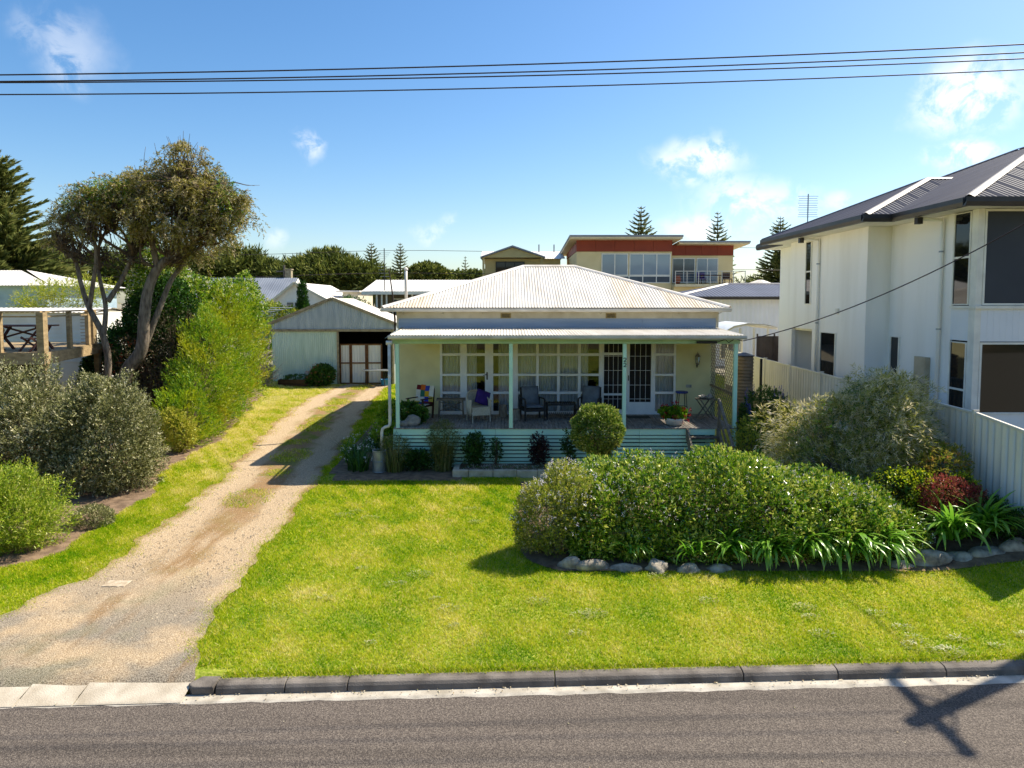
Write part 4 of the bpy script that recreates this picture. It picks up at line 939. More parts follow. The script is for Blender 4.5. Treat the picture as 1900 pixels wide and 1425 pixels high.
# roof
tp = .414; pa = math.atan(tp); c_, s_ = math.cos(pa), math.sin(pa); GZ = 7.32
hroof = MB().box(10.52, 23.2, 16.4, 30.2, TZ + .004, TZ + .06).build('roof', mSoff, NH); MB().box(9.75, 10.519, 19.65, 27.5, TZ + .004, TZ + .06).build('soffit', mSoff, hroof)
hd2 = lambda W, t: (lambda u: max(0.0, min(u, W - u, t)) / c_)
corr_run('roof_sheet', (10.45, 30.3, GZ), (0, -1, 0), (c_, 0, s_), 13.95, .78, 0.0, hd2(13.95, 6.4), mChar, hroof, pitch=.13, amp=.018)
corr_run('roof_sheet', (10.45, 16.35, GZ), (1, 0, 0), (0, c_, s_), 12.8, .78, 0.0, hd2(12.8, 6.4), mChar, hroof, pitch=.13, amp=.018)
corr_run('roof_sheet', (23.25, 16.35, GZ), (0, 1, 0), (-c_, 0, s_), 13.95, .78, 0.0, hd2(13.95, 6.4), mChar, hroof, per=3)
corr_run('roof_sheet', (23.25, 30.3, GZ), (-1, 0, 0), (0, -c_, s_), 12.8, .78, 0.0, hd2(12.8, 6.4), mChar, hroof, per=3)
corr_run('roof_sheet', (9.70, 27.6, GZ + .004), (0, -1, 0), (c_, 0, s_), 8.0, .78, 0.0, hd2(8.0, 4.0), mChar, hroof, pitch=.13, amp=.018)
corr_run('roof_sheet', (9.70, 19.6, GZ + .004), (1, 0, 0), (0, c_, s_), 5.0, .78, 0.0, lambda u: min(u, 4.0) / c_, mChar, hroof, pitch=.13, amp=.018)
corr_run('roof_sheet', (14.7, 27.6, GZ + .004), (-1, 0, 0), (0, -c_, s_), 5.0, .78, 0.0, lambda u: min(5.0 - u, 4.0) / c_, mChar, hroof, per=3)
cap((10.45, 16.35, GZ + .03), (16.85, 22.75, GZ + .03 + 6.4 * tp), mHipC, .24, hroof); cap((9.70, 19.6, GZ + .03), (13.7, 23.6, GZ + .03 + 4 * tp), mHipC, .24, hroof)
cap((13.7, 23.6, GZ + .03 + 4 * tp), (14.6, 23.6, GZ + .03 + 4 * tp), mHipC, .22, hroof, 'ridge_cap'); cap((16.85, 22.75, GZ + .03 + 6.4 * tp), (16.85, 23.9, GZ + .03 + 6.4 * tp), mCharG, .26, hroof, 'ridge_cap'); cap((10.45, 30.3, GZ + .03), (16.85, 23.9, GZ + .03 + 6.4 * tp), mCharG, .24, hroof); cap((9.70, 27.6, GZ + .03), (13.7, 23.6, GZ + .03 + 4 * tp), mCharG, .22, hroof)
for a, b2 in (((10.35, 16.4), (23.2, 16.4)), ((10.5, 19.46), (10.5, 16.401)), ((9.60, 19.62), (10.49, 19.62)), ((9.75, 27.55), (9.75, 19.621)), ((10.5, 30.2), (10.5, 27.56))): gutter((a[0], a[1], TZ - .02), (b2[0], b2[1], TZ - .02), mCharG, NH, .20, .15)
def dpipe(x, y, xs_):
    p = MB().tube([(xs_, y + .15, TZ - .05), (x - .06, y + .02, TZ - .12), (x - .07, y, TZ - .22), (x - .07, y, NZ)], .05, 8).build('downpipe', mRend, NH, smooth=True)
    MB().box(xs_ - .07, xs_ + .07, y + .07, y + .22, TZ - .20, TZ - .03).build('rainhead', mCharG, p)
    for z in (6.2, 4.2): MB().tube([(x - .07, y, z), (x - .07, y, z + .04)], .058, 8).build('pipe_clip', mGalv, p)
dpipe(10.46, 24.1, 9.85); dpipe(11.15, 18.35, 10.55)
MB().box(10.40, 10.459, 22.6, 22.75, 4.55, 4.72).build('outside_light', mSoff, NH); MB().box(10.99, 11.149, 18.75, 19.25, 2.2, 3.45).build('meter_box', M('beige_meter_box', '#b9ad95', '#a2967e', rough=.5), NH, bevel=.01)
an = thing('tv_antenna', 'tall comb-shaped tv antenna rising behind charcoal roof', 'antenna', (12.4, 29.9, 7.2))
MB().tube([(12.4, 29.9, 7.3), (12.4, 29.9, 9.45)], .025, 6).build('mast', mGalv, an)
for k in range(10): MB().bar((12.4 - .42 + .02 * (k % 3), 29.9, 8.5 + .095 * k), (12.4 + .42 - .02 * (k % 3), 29.9, 8.5 + .095 * k), .015, .015).build('element', mGalv, an)

# ---------------------------------------------------------------- pole, overhead wires and service line
mPole = M('grey_pole_timber', '#7d7264', '#5a5146', scale=4, rough=.9, stretch=(4, 4, .4))
mWire = M('wire_dark', '#33272b', rough=.6)
def wz(x, D): return 8.387 + .045 * x + .001308 * x * x
WD = [(11.19, 10.23), (11.61, 10.52), (11.98, 10.57), (12.58, 11.16)]
def wy(k, x): a, b2 = WD[k]; return b2 + (a - b2) * (x + 7.68) / 19.52
def pole(x, ys, lab):
    cyy = sum(ys) / 4; P = thing('power_pole', lab, 'power pole', (x, cyy, 0))
    MB().tube([(x, cyy, 0), (x, cyy, 9.3)], [.16, .12], 12).build('shaft', mPole, P, smooth=True)
    MB().box(x - .05, x + .05, min(ys) - .12, max(ys) + .12, 8.88, 9.0).build('crossarm', mPole, P)
    for y in ys: MB().lathe([(.03, 0), (.045, .03), (.03, .06), (.04, .08), (.01, .10)], (x, y, 9.0), 8).build('insulator', mCap, P)
    for s in (-.45, .45): MB().bar((x, cyy, 8.4), (x, cyy + s, 8.88), .03, .03).build('brace', mGalv, P)
pole(11.84, [wy(k, 11.84) for k in range(4)], 'timber power pole with crossarm on verge by two-storey house')
for k in range(4):
    pts = []
    for i in range(61):
        x = -45 + 56.84 * i / 60; pts.append((x, wy(k, x), wz(x, 0)))
    tag(MB().tube(pts, .0105, 5).build('power_line', mWire, smooth=True), ['topmost power line of four strung above the road', 'second power line from the top of four above road', 'third power line from the top of four above road', 'lowest power line of four strung above the road'][k], 'wire', 'power lines above the road')
pts = [(6.22 + (11.84 - 6.22) * t, 18.97 + (11.9 - 18.97) * t, 3.88 + (8.3 - 3.88) * t - 1.15 * 4 * t * (1 - t) * .5) for t in [i / 30 for i in range(31)]]
tag(MB().tube(pts, .013, 5).build('service_line', mWire, smooth=True), 'dark service cable rising from verandah corner to the power pole', 'cable')

# ---------------------------------------------------------------- neighbour's raised timber deck
mDeckT = M('bleached_deck_timber', '#b39a72', '#8b7653', scale=4, rough=.85, bump=.3, rnd=.10, stretch=(1, 1, 3))
ND = thing('raised_deck', 'raised timber deck on posts with open railing beside white house', 'deck', (-16, 21, 1))
A = Vector((-13.25, 20.0, 0)); B = Vector((-14.6, 25.2, 0)); Cn = Vector((-22, 20.0, 0))
z = 3.45
nbd = 30
for i in range(nbd):
    t0, t1 = i / nbd, (i + .92) / nbd; a = A.lerp(B, t0); b2 = A.lerp(B, t1)
    MB().prism([(a.x, a.y, z), (b2.x, b2.y, z), (-22, b2.y, z), (-22, a.y, z)], (0, 0, .04)).build('deck_board', mDeckT, ND)
MB().box(-22, A.x + .01, 19.94, 19.985, z - .30, z + .035).build('fascia', mDeckT, ND); MB().bar((A.x + .01, A.y - .02, z - .135), (B.x, B.y, z - .135), .05, .33).build('fascia', mDeckT, ND)
for p in ((-13.4, 20.15), (-16.5, 20.15), (-19.5, 20.15), (-14.65, 24.9)): MB().box(p[0] - .09, p[0] + .09, p[1] - .09, p[1] + .09, .4, z - .01).build('post', mDeckT, ND)
def rail(a, b2, posts):
    for h, w in ((1.20, .12), (1.06, .05)): MB().bar((a.x, a.y, z + h), (b2.x, b2.y, z + h), w, .045).build('rail', mDeckT, ND)
    for t, w in posts: p = a.lerp(b2, t); MB().box(p.x - w, p.x + w, p.y - w, p.y + w, z + .04, z + 1.18).build('railing_post', mDeckT, ND)
rail(A + Vector((-.1, .05, 0)), Cn + Vector((0, .05, 0)), [(0, .10), (.14, .06), (.35, .06), (.6, .06)]); rail(A + Vector((-.1, .1, 0)), B, [(.38, .06), (.70, .06), (.78, .10)])
for i in range(9): MB().bar((B.x + .02, B.y - 1.35, z + .12 + .11 * i), (B.x + .23, B.y - 1.15, z + .12 + .11 * i), .05, .02).build('screen_slat', mDeckT, ND)
for i in range(26): MB().box(-22 + .31 * i, -22 + .31 * i + .29, 21.2, 21.24, .4, z - .32).build('shade_board', M('deck_shade_brown', '#5a4d3c', '#40362a', scale=3, rough=.9, rnd=.1) if i == 0 else bpy.data.materials['deck_shade_brown'], ND)  # dark boards added to stand in for the shade below the raised deck
mRedW = M('red_brown_timber', '#6d4438', '#4a2d26', scale=6, rough=.7)
pt = thing('picnic_table', 'red-brown outdoor table with crossed legs on raised deck', 'table', (-14.7, 21.2, z + .04), 0, local=True)
for j in range(5): MB().box(-.85, .85, -.42 + .17 * j, -.27 + .17 * j, .71, .75).build('plank', mRedW, pt)
for x in (-.6, .6): MB().bar((x, -.38, 0), (x, .36, .71), .05, .07).build('leg', mRedW, pt); MB().bar((x + .05, .38, 0), (x + .05, -.36, .71), .05, .07).build('leg', mRedW, pt)
MB().bar((-.6, 0, .36), (.6, 0, .70), .04, .05).build('brace', mRedW, pt); MB().bar((.6, .03, .36), (-.6, .03, .70), .04, .05).build('brace', mRedW, pt)
for i, (x, y, rz, lab) in enumerate(((-15.2, 20.55, 10, 'red-brown slatted deck chair turned towards picnic table'), (-13.95, 20.6, -25, 'red-brown slatted deck chair by the deck corner post'))):
    c = thing('deck_chair', lab, 'chair', (x, y, z + .04), R(rz), 'red-brown deck chairs', local=True)
    for xx in (-.24, .24): MB().bar((xx, -.3, 0), (xx, .25, .62), .04, .05).build('leg', mRedW, c); MB().bar((xx * .9, .3, 0), (xx * .9, -.25, .42), .04, .05).build('leg', mRedW, c)
    for j in range(5): MB().box(-.24, .24, -.25 + .1 * j, -.18 + .1 * j, .36, .38).build('slat', mRedW, c)
    for j in range(4): MB().box(-.24, .24, .20 + .02 * j, .23 + .02 * j, .45 + .08 * j, .51 + .08 * j).build('slat', mRedW, c)

# ---------------------------------------------------------------- houses behind
mWB = M('white_weatherboard', '#f0ece2', '#e0dacd', scale=1.5, rough=.6, rnd=.02)
mWRoof = M('white_roof_iron', '#ece6dc', '#dcd4c6', scale=1, rough=.5, rnd=.03)
mBlueWB = M('pale_blue_weatherboard', '#a9bcc4', '#98acb6', scale=1.5, rough=.6, rnd=.02)
mTan = M('tan_render', '#e0cf9e', '#d2c08e', scale=.8, rough=.8)
mTan2 = M('khaki_cladding', '#c8b880', '#b6a670', scale=.8, rough=.8, rnd=.03)
mRedB = M('rust_red_panel', '#8c3a1d', '#7a3018', scale=.6, rough=.6, rnd=.04)
mGreyR = M('grey_roof_iron', '#8d929a', '#787d86', scale=.7, rough=.5, rnd=.04)
mBlueR = M('blue_grey_roof_iron', '#5c5e69', '#4b4d58', scale=.7, rough=.5, rnd=.04)
mFarGlass = M('far_window_glass', '#5c6b73', '#3e4a52', scale=.5, rough=.05, spec=.9)
def boards(par, x0, x1, y, z0, z1, m, st=.22):
    k = 0
    while z0 + st * k < z1 - .02:
        a = z0 + st * k; c = min(z1, a + st); MB().prism([(x0, y, a), (x0, y - .025, a), (x0, y - .005, c - .003), (x0, y, c - .003)], (x1 - x0, 0, 0)).build('weatherboard', m, par); k += 1
def gable_x(par, x0, x1, y0, y1, ze, zr, m, ov=.3, nm='roof', pitch=.12):
    """ridge runs along X, planes face the camera and away"""
    ym = (y0 + y1) / 2; p = math.atan2(zr - ze, ym - y0); Ls = (ym - y0 + ov) / math.cos(p)
    ro = MB().prism([(x0 - .02, y0, ze - .05), (x0 - .02, ym, zr - .06), (x0 - .02, y1, ze - .05)], (x1 - x0 + .04, 0, 0)).build(nm, mBoard, par)
    corr_run('roof_sheet', (x0 - ov, y0 - ov, ze - ov * math.tan(p)), (1, 0, 0), (0, math.cos(p), math.sin(p)), x1 - x0 + 2 * ov, 1.2, 0.0, Ls, m, ro, pitch=.2, amp=.012, per=4)
    corr_run('roof_sheet', (x1 + ov, y1 + ov, ze - ov * math.tan(p)), (-1, 0, 0), (0, -math.cos(p), math.sin(p)), x1 - x0 + 2 * ov, 1.2, 0.0, Ls, m, ro, pitch=.2, amp=.012, per=4)
    return ro
def gable_y(par, x0, x1, y0, y1, ze, zr, m, ov=.3, nm='roof', xm=None, pitch=.2):
    """ridge runs away from the camera, gable end faces it"""
    xm = (x0 + x1) / 2 if xm is None else xm
    ro = MB().prism([(x0, y0, ze), (xm, y0, zr), (x1, y0, ze)], (0, y1 - y0, 0)).build(nm, mWB, par)
    for s, xe in ((-1, x0), (1, x1)):
        p = math.atan2(zr - ze, abs(xm - xe)); Ls = (abs(xm - xe) + ov) / math.cos(p)
        corr_run('roof_sheet', (xe + s * ov, y0 - ov if s > 0 else y1 + ov, ze - ov * math.tan(p) + .06), (0, s, 0), (-s * math.cos(p), 0, math.sin(p)), y1 - y0 + 2 * ov, 1.2, 0.0, Ls, m, ro, pitch=pitch, amp=.012, per=4)
        MB().bar((xm, y0 - ov - .03, zr + .03), (xe + s * ov, y0 - ov - .03, ze - ov * math.tan(p) + .03), .04, .16).build('bargeboard', mBoard, ro)
    return ro
def win(par, x0, x1, z0, z1, y, cols=1, gm=None, fm=None, f=.07):
    mb = MB(); gm = gm or mFarGlass
    mb.box(x0, x1, y - .06, y, z0, z0 + f); mb.box(x0, x1, y - .06, y, z1 - f, z1)
    for i in range(cols + 1): xc = x0 + (x1 - x0 - f) * i / cols; mb.box(xc, xc + f, y - .058, y - .001, z0 + f, z1 - f)
    w = mb.build('window', fm or mSoff, par)
    for i in range(cols): a = x0 + (x1 - x0 - f) * i / cols + f; c = x0 + (x1 - x0 - f) * (i + 1) / cols; MB().box(a - .004, c + .004, y - .035, y - .02, z0 + f - .004, z1 - f + .004).build('pane', gm, w)
    return w
# white weatherboard house behind the raised deck
h = thing('white_house', 'white weatherboard house wall behind the raised timber deck', 'house', (-22, 30, .9))
MB().box(-27, -16.25, 27.5, 30, .9, 4.55).build('wall', mWB, h); boards(h, -27, -16.25, 27.499, 2.6, 4.55, mWB, .16)
gable_x(h, -27, -16.35, 27.5, 30, 4.55, 4.7, mWRoof, .15)
# pale blue house with white roof
h = thing('blue_house', 'pale blue weatherboard house with white roof beyond the deck', 'house', (-34, 46, 1.6))
MB().box(-44, -29.6, 45, 53, 1.6, 6.0).build('wall', mBlueWB, h); boards(h, -44, -29.6, 44.999, 4.0, 6.0, mBlueWB, .3)
corr_run('roof_sheet', (-45, 44.5, 6.0), (1, 0, 0), (0, math.cos(.25), math.sin(.25)), 16.0, 1.2, 0.0, lambda u: max(0, min(4.6, (16.0 - u) * .95)), mWRoof, h, pitch=.2, per=4)
corr_run('roof_sheet', (-29, 44.5, 6.0), (0, 1, 0), (-math.cos(.25), 0, math.sin(.25)), 9.2, 1.2, 0.0, lambda u: max(0, min(u, 9.2 - u)) * 1.03, mWRoof, h, pitch=.2, per=4)
acu = MB().box(-33.6, -32.9, 44.55, 44.95, 4.45, 5.35).build('air_conditioner', mSoff, h); MB().tube([(-33.25, 44.54, 4.9), (-33.25, 44.52, 4.9)], .3, 16).build('fan_grille', mBlack, acu)
# grey-roofed house
h = thing('grey_roof_house', 'house with long grey iron roof and white gable end beneath cypress trees', 'house', (-22, 60, 3))
MB().box(-27, -18.7, 57.3, 66, 2.6, 4.7).build('wall', mBlueWB, h); gable_x(h, -27, -18.8, 57, 65, 4.75, 7.05, mGreyR, .35)
MB().prism([(-18.42, 56.9, 4.6), (-18.42, 61, 7.0), (-18.42, 65.1, 4.6)], (.05, 0, 0)).build('gable_end', mWB, h); MB().box(-18.75, -18.4, 57.25, 65, 2.6, 4.6).build('wall', mWB, h)
ch = MB().box(-19.6, -19.1, 61.3, 61.8, 6.8, 7.75).build('chimney', mBarge, h); MB().box(-19.66, -19.04, 61.24, 61.86, 7.751, 7.84).build('chimney_cap', mBarge, ch)
# white gable house
h = thing('white_gable_house', 'small white house with gable end and white roof behind shed', 'house', (-15.5, 54, 2.8))
MB().box(-17.6, -13.4, 52, 62, 2.4, 5.0).build('wall', mWB, h); gable_y(h, -17.6, -13.4, 52, 62, 5.0, 6.35, mWRoof, .25, xm=-15.9)
MB().box(-13.39, -12.2, 56, 62, 2.6, 5.75).build('side_wing', mBoard, h); MB().box(-13.9, -12.0, 55.7, 62.3, 5.751, 5.87).build('side_roof', mWRoof, h); win(h, -16.6, -15.4, 4.2, 5.0, 51.99, 2)
# low house with white skillion roof
h = thing('low_white_roof_house', 'low house with wide white roof behind the cottage', 'house', (-6, 48, 2))
MB().box(-9.4, 2, 48.6, 55, 1.8, 5.5).build('wall', M('shaded_brown_wall', '#6d6350', '#5a5142', rough=.8), h)
corr_run('roof_sheet', (-9.9, 46.6, 5.66), (1, 0, 0), (0, .985, .17), 13.5, 1.2, 0.0, 5.4, mWRoof, h, pitch=.2, per=4)
MB().box(-9.9, 3.6, 46.55, 46.62, 5.45, 5.66).build('fascia', mSoff, h)
for x in (-8.95, -8.62, -8.3, -6.6, -4.2): MB().box(x - .05, x + .05, 46.8, 46.9, 1.7, 5.5).build('verandah_post', mSoff, h)
win(h, -8.2, -6.4, 3.9, 5.2, 48.58, 2); win(h, -5.6, -4.2, 4.0, 5.2, 48.58, 1)
an = thing('tv_antenna', 'ladder-like tv antenna on pole above the low white roof', 'antenna', (-8.45, 47, 5.7))
MB().tube([(-8.45, 47, 5.7), (-8.45, 47, 8.5)], .03, 6).build('mast', mBlack, an)
for k in range(5): MB().bar((-8.85, 47, 8.2 - .13 * k), (-8.05 - .1 * k, 47, 8.2 - .13 * k), .02, .02).build('element', mGalv, an)
for k in range(5): MB().bar((-8.9 + .05 * k, 47, 7.3 - .22 * k), (-8.1, 47, 7.3 - .22 * k), .02, .02).build('element', mGalv, an)
# khaki gabled house
h = thing('khaki_house', 'khaki clad house with front gable and dark window on the rise', 'house', (1, 64, 3.6))
MB().box(-2.4, 4.3, 63, 71, 3.2, 8.8).build('wall', mTan2, h); gable_x(h, -2.5, 4.4, 62.9, 71, 8.85, 9.75, mWRoof, .3)
ro = MB().prism([(-2.6, 62.0, 8.86), (.05, 62.0, 9.72), (2.75, 62.0, 8.86)], (0, 4.0, 0)).build('gable', mTan2, h)
for s, xe in ((-1, -2.75), (1, 2.9)): MB().prism([(.05, 61.75, 9.76), (xe, 61.75, 8.80), (xe, 61.75, 8.92), (.05, 61.75, 9.90)], (0, 4.2, 0)).build('gable_roof', mGreyR, ro)
for x in (-2.5, 2.6): MB().box(x - .09, x + .09, 62.05, 62.2, 3.4, 8.85).build('porch_post', mTan2, h)
win(h, -1.45, 1.1, 7.2, 8.55, 62.99, 3, mDarkGlass, mBlack)
for x in (2.5, 3.9): MB().tube([(x, 66, 9.6), (x, 66, 10.3)], .06, 8).build('roof_vent', mGreyR, h)
# modern house with red band
h = thing('modern_house', 'modern tan house with rust-red band, flat roof and balcony', 'house', (11, 58, 3.6))
MB().box(5.1, 12.6, 56, 66, 3.2, 8.93).build('wall', mTan, h); MB().box(12.6, 17.8, 57.2, 66, 3.2, 8.70).build('wall', mTan, h)
for i in range(5): MB().box(5.08 + 1.506 * i, 5.08 + 1.506 * i + 1.49, 55.9, 56.3, 8.94, 9.84).build('band_panel', mRedB, h)
MB().box(5.06, 5.14, 56.31, 66, 8.94, 9.6).build('band_panel', mRedB, h); MB().box(5.15, 12.55, 56.32, 66, 8.94, 9.7).build('upper_wall', mRedB, h)
for i in range(4): MB().box(12.61 + 1.30 * i, 12.61 + 1.30 * i + 1.285, 57.1, 57.5, 8.71, 9.52).build('band_panel', mRedB, h)
mEave = M('cream_eave', '#d9cba4', rough=.7)
MB().prism([(4.5, 55.0, 9.86), (13.2, 55.0, 9.86), (13.2, 67, 9.3), (4.5, 67, 9.3)], (0, 0, .26)).build('roof', mEave, h); MB().prism([(4.45, 54.95, 10.0), (13.25, 54.95, 10.0), (13.25, 67, 9.44), (4.45, 67, 9.44)], (0, 0, .14)).build('roof_edge', mGreyR, h)
MB().prism([(13.21, 56.2, 9.55), (18.8, 56.2, 9.55), (18.8, 67, 9.1), (13.21, 67, 9.1)], (0, 0, .22)).build('roof', mEave, h); MB().prism([(13.26, 56.15, 9.66), (18.85, 56.15, 9.66), (18.85, 67, 9.2), (13.26, 67, 9.2)], (0, 0, .13)).build('roof_edge', mGreyR, h)
mSkyGlass = M('pale_blind_glass', '#8d9da6', '#7a8a94', scale=.4, rough=.06, spec=.9)
win(h, 7.05, 9.15, 7.05, 8.78, 55.99, 2, mSkyGlass); win(h, 9.25, 12.5, 7.05, 8.78, 55.99, 3, mSkyGlass); win(h, 7.05, 12.5, 6.45, 7.04, 55.99, 5, mFarGlass)
win(h, 12.9, 14.75, 6.5, 8.5, 57.19, 2, mFarGlass); win(h, 14.85, 16.6, 6.5, 8.5, 57.19, 2, mSkyGlass)
MB().box(12.61, 18.1, 54.8, 57.19, 6.15, 6.35).build('balcony_floor', mEave, h); MB().box(12.65, 18.0, 55.4, 57.2, 3.2, 6.14).build('balcony_base', mTan, h)
mRail = M('balcony_steel', '#cfcabf', rough=.3, metal=.7)
bal = MB().bar((12.62, 54.9, 7.35), (18.1, 54.9, 7.35), .06, .05).build('balcony_rail', mRail, h); MB().bar((18.08, 54.9, 7.35), (18.08, 57.1, 7.35), .06, .05).build('side_rail', mRail, bal)
for i in range(7): MB().bar((12.65 + .9 * i, 54.9, 6.35), (12.65 + .9 * i, 54.9, 7.33), .05, .05).build('baluster', mRail, bal)
for k in range(4): MB().bar((12.62, 54.9, 6.55 + .2 * k), (18.1, 54.9, 6.55 + .2 * k), .012, .012).build('rail_wire', mRail, bal)
for x, mm, nm, lab in ((13.0, M('terracotta', '#9a5233', rough=.8), 'terracotta_urn', 'terracotta urn standing on balcony by sliding door'), ):
    tag(MB().lathe([(.12, 0), (.22, .2), (.25, .45), (.16, .62), (.19, .68)], (x, 55.6, 6.35), 12).build(nm, mm, smooth=True), lab, 'urn')
tb = thing('balcony_table', 'dark table on the balcony of modern tan house', 'table', (15.7, 56, 6.35), 0, local=True)
MB().box(-.9, .9, -.4, .4, .7, .75).build('tabletop', mTeak, tb)
for x in (-.8, .8):
    for y in (-.3, .3): MB().bar((x, y, 0), (x, y, .7), .06, .06).build('leg', mTeak, tb)
for i, x in enumerate((14.9, 16.9)):
    c = thing('balcony_chair', ['purple balcony chair in front of the blinds', 'dark brown balcony chair at table end'][i], 'chair', (x, 55.7, 6.35), 0, local=True); mm = mPurp if i == 0 else mTeak
    MB().box(-.3, .3, -.3, .3, .38, .46).build('seat', mm, c); MB().box(-.3, .3, .25, .31, .46, .95).build('backrest', mm, c)
    for xx in (-.26, .26):
        for y in (-.26, .26): MB().bar((xx, y, 0), (xx, y, .38), .05, .05).build('leg', mTeak, c)
# white steel house with blue-grey hips
h = thing('white_steel_house', 'white ribbed house with blue-grey hipped iron roof behind cottage', 'house', (14, 40, 1))
i = 0
mRib = M('white_ribbed_wall', '#e8e8e6', '#dcdddc', scale=.8, rough=.5, rnd=.02)
corr_run('wall_sheet', (8.9, 38.0, 0), (1, 0, 0), (0, 0, 1), 12.0, 1.0, .9, 5.15, mRib, h, pitch=.25, amp=.015, per=6)
MB().box(8.92, 20.9, 38.03, 46, .9, 5.15).build('wall', mRib, h)
p = math.atan(.19); hx = lambda W, t: (lambda u: max(0.0, min(u, W - u, t)) / math.cos(p))
corr_run('roof_sheet', (8.5, 37.6, 5.22), (1, 0, 0), (0, math.cos(p), math.sin(p)), 12.8, 1.0, 0.0, hx(12.8, 4.2), mBlueR, h, pitch=.2, amp=.014)
corr_run('roof_sheet', (8.5, 46.0, 5.22), (0, -1, 0), (math.cos(p), 0, math.sin(p)), 8.4, 1.0, 0.0, hx(8.4, 4.2), mBlueR, h, pitch=.2, amp=.014)
cap((8.5, 37.6, 5.25), (12.7, 41.8, 6.05), mCap, .2, h); cap((12.7, 41.8, 6.05), (17.1, 41.8, 6.05), mBlueR, .2, h, 'ridge_cap')
gutter((8.5, 37.66, 5.08), (21.2, 37.66, 5.08), mCharG, h, .16, .12)
MB().box(14.6, 15.0, 37.9, 37.99, 3.3, 4.2).build('meter_box', mCap, h)
# second hip further back
h2 = thing('far_white_roof', 'small white hipped roof peeping over the blue-grey roof', 'roof', (24, 62, 5))
MB().lathe([(3.0, 0), (2.9, .1), (.25, 1.0), (.0, 1.02)], (21.7, 62, 5.9), 4).build('roof', mWRoof, h2); MB().box(19.9, 23.5, 60.2, 63.8, 3.2, 5.9).build('wall', mWB, h2)
# patio with curved roof and brown screen
pa_ = thing('patio_cover', 'white curved patio roof on white posts behind the fence', 'patio', (10.6, 31.5, 1.2))
for j in range(7):
    y = 30.6 + .5 * j; V = []; 
    MB().tube([(9.2, y, 3.62), (9.6, y, 3.86), (10.2, y, 3.98), (11.0, y, 3.92), (11.5, y, 3.78)], .05, 6).build('roof_rib', mSoff, pa_, smooth=True)
V = []
for y in (30.5, 33.8):
    for (x, zz) in ((9.2, 3.67), (9.6, 3.91), (10.2, 4.03), (11.0, 3.97), (11.6, 3.83)): V.append((x, y, zz))
npmesh('roof_sheet', V, [(i, i + 1, i + 6, i + 5) for i in range(4)], M('polycarbonate', '#e3e6e6', rough=.35), pa_, smooth=True)
for x in (9.9, 10.5, 11.1): MB().box(x - .04, x + .04, 30.56, 30.64, 1.2, 3.8).build('patio_post', mSoff, pa_)
win(pa_, 9.95, 11.05, 2.2, 3.4, 33.8, 3)
sc_ = thing('brown_screen', 'dark brown slatted privacy screen beside rendered house', 'screen', (11, 29.8, 1.2))
for i in range(8): MB().box(10.35 + .17 * i, 10.35 + .17 * i + .165, 29.8, 29.83, 1.3, 3.5).build('screen_board', M('brown_steel', '#5c5049', '#4d423c', rough=.5) if i == 0 else bpy.data.materials['brown_steel'], sc_)
for x in (10.33, 11.05, 11.72): MB().box(x, x + .06, 29.77, 29.799, 1.2, 3.6).build('screen_post', bpy.data.materials['brown_steel'], sc_)
# water tank beside the cottage
wt_ = thing('water_tank', 'slim brown corrugated water tank beside cottage', 'water tank', (7.75, 23.5, .5))
pr = [(.30 + .014 * math.cos(i * math.pi / 2), .0 + .0275 * i) for i in range(96)]
MB().lathe(pr, (7.75, 23.5, .5), 24).build('tank_wall', M('tank_brown', '#8c7b68', '#6b5c4b', scale=2, rough=.6), wt_, smooth=True); MB().lathe([(.33, 0), (.32, .03), (.05, .12)], (7.75, 23.5, 3.13), 24).build('tank_lid', mCharG, wt_)
MB().bar((8.25, 23.3, .5), (8.25, 23.3, 3.05), .07, .07).build('stand_pipe', mBlack, wt_)
# clothes hoist
ho = thing('clothes_hoist', 'rotary clothes hoist standing behind hedge near shed', 'clothes hoist', (-15.6, 44, 1.4))
MB().tube([(-15.6, 44, 1.3), (-15.6, 44, 4.55)], .04, 8).build('hoist_post', mGalv, ho)
for k in range(4): a = R(20 + 90 * k); MB().bar((-15.6, 44, 4.2), (-15.6 + 1.9 * math.cos(a), 44 + 1.9 * math.sin(a), 4.62), .04, .04).build('hoist_arm', mGalv, ho)
for r_ in (.8, 1.3, 1.85): MB().tube([(-15.6 + r_ * math.cos(R(20 + 90 * k)), 44 + r_ * math.sin(R(20 + 90 * k)), 4.2 + .42 * r_ / 1.9) for k in range(5)], .012, 5).build('hoist_line', mGalv, ho)
# distant street lines
for (z0, y0, lab) in ((9.6, 68, 'higher of two faint distant power lines behind the roofs'), (7.2, 62, 'lower of two faint distant power lines behind the roofs')):
    pts = [(-40 + 85 * i / 24, y0, z0 + .25 * math.sin(i / 24 * math.pi * 3) ** 2 * -1.0 + (i / 24) * .9) for i in range(25)]; tag(MB().tube(pts, .02, 4).build('distant_power_line', mWire), lab, 'wire')
dpz = thing('distant_pole', 'thin grey pole standing among dark cypresses', 'power pole', (-19.9, 62, 3.4)); MB().tube([(-19.9, 62, 3.4), (-19.9, 62, 8.2)], [.12, .09], 8).build('shaft', mPole, dpz); MB().box(-20.6, -19.2, 61.95, 62.05, 7.6, 7.7).build('crossarm', mPole, dpz)

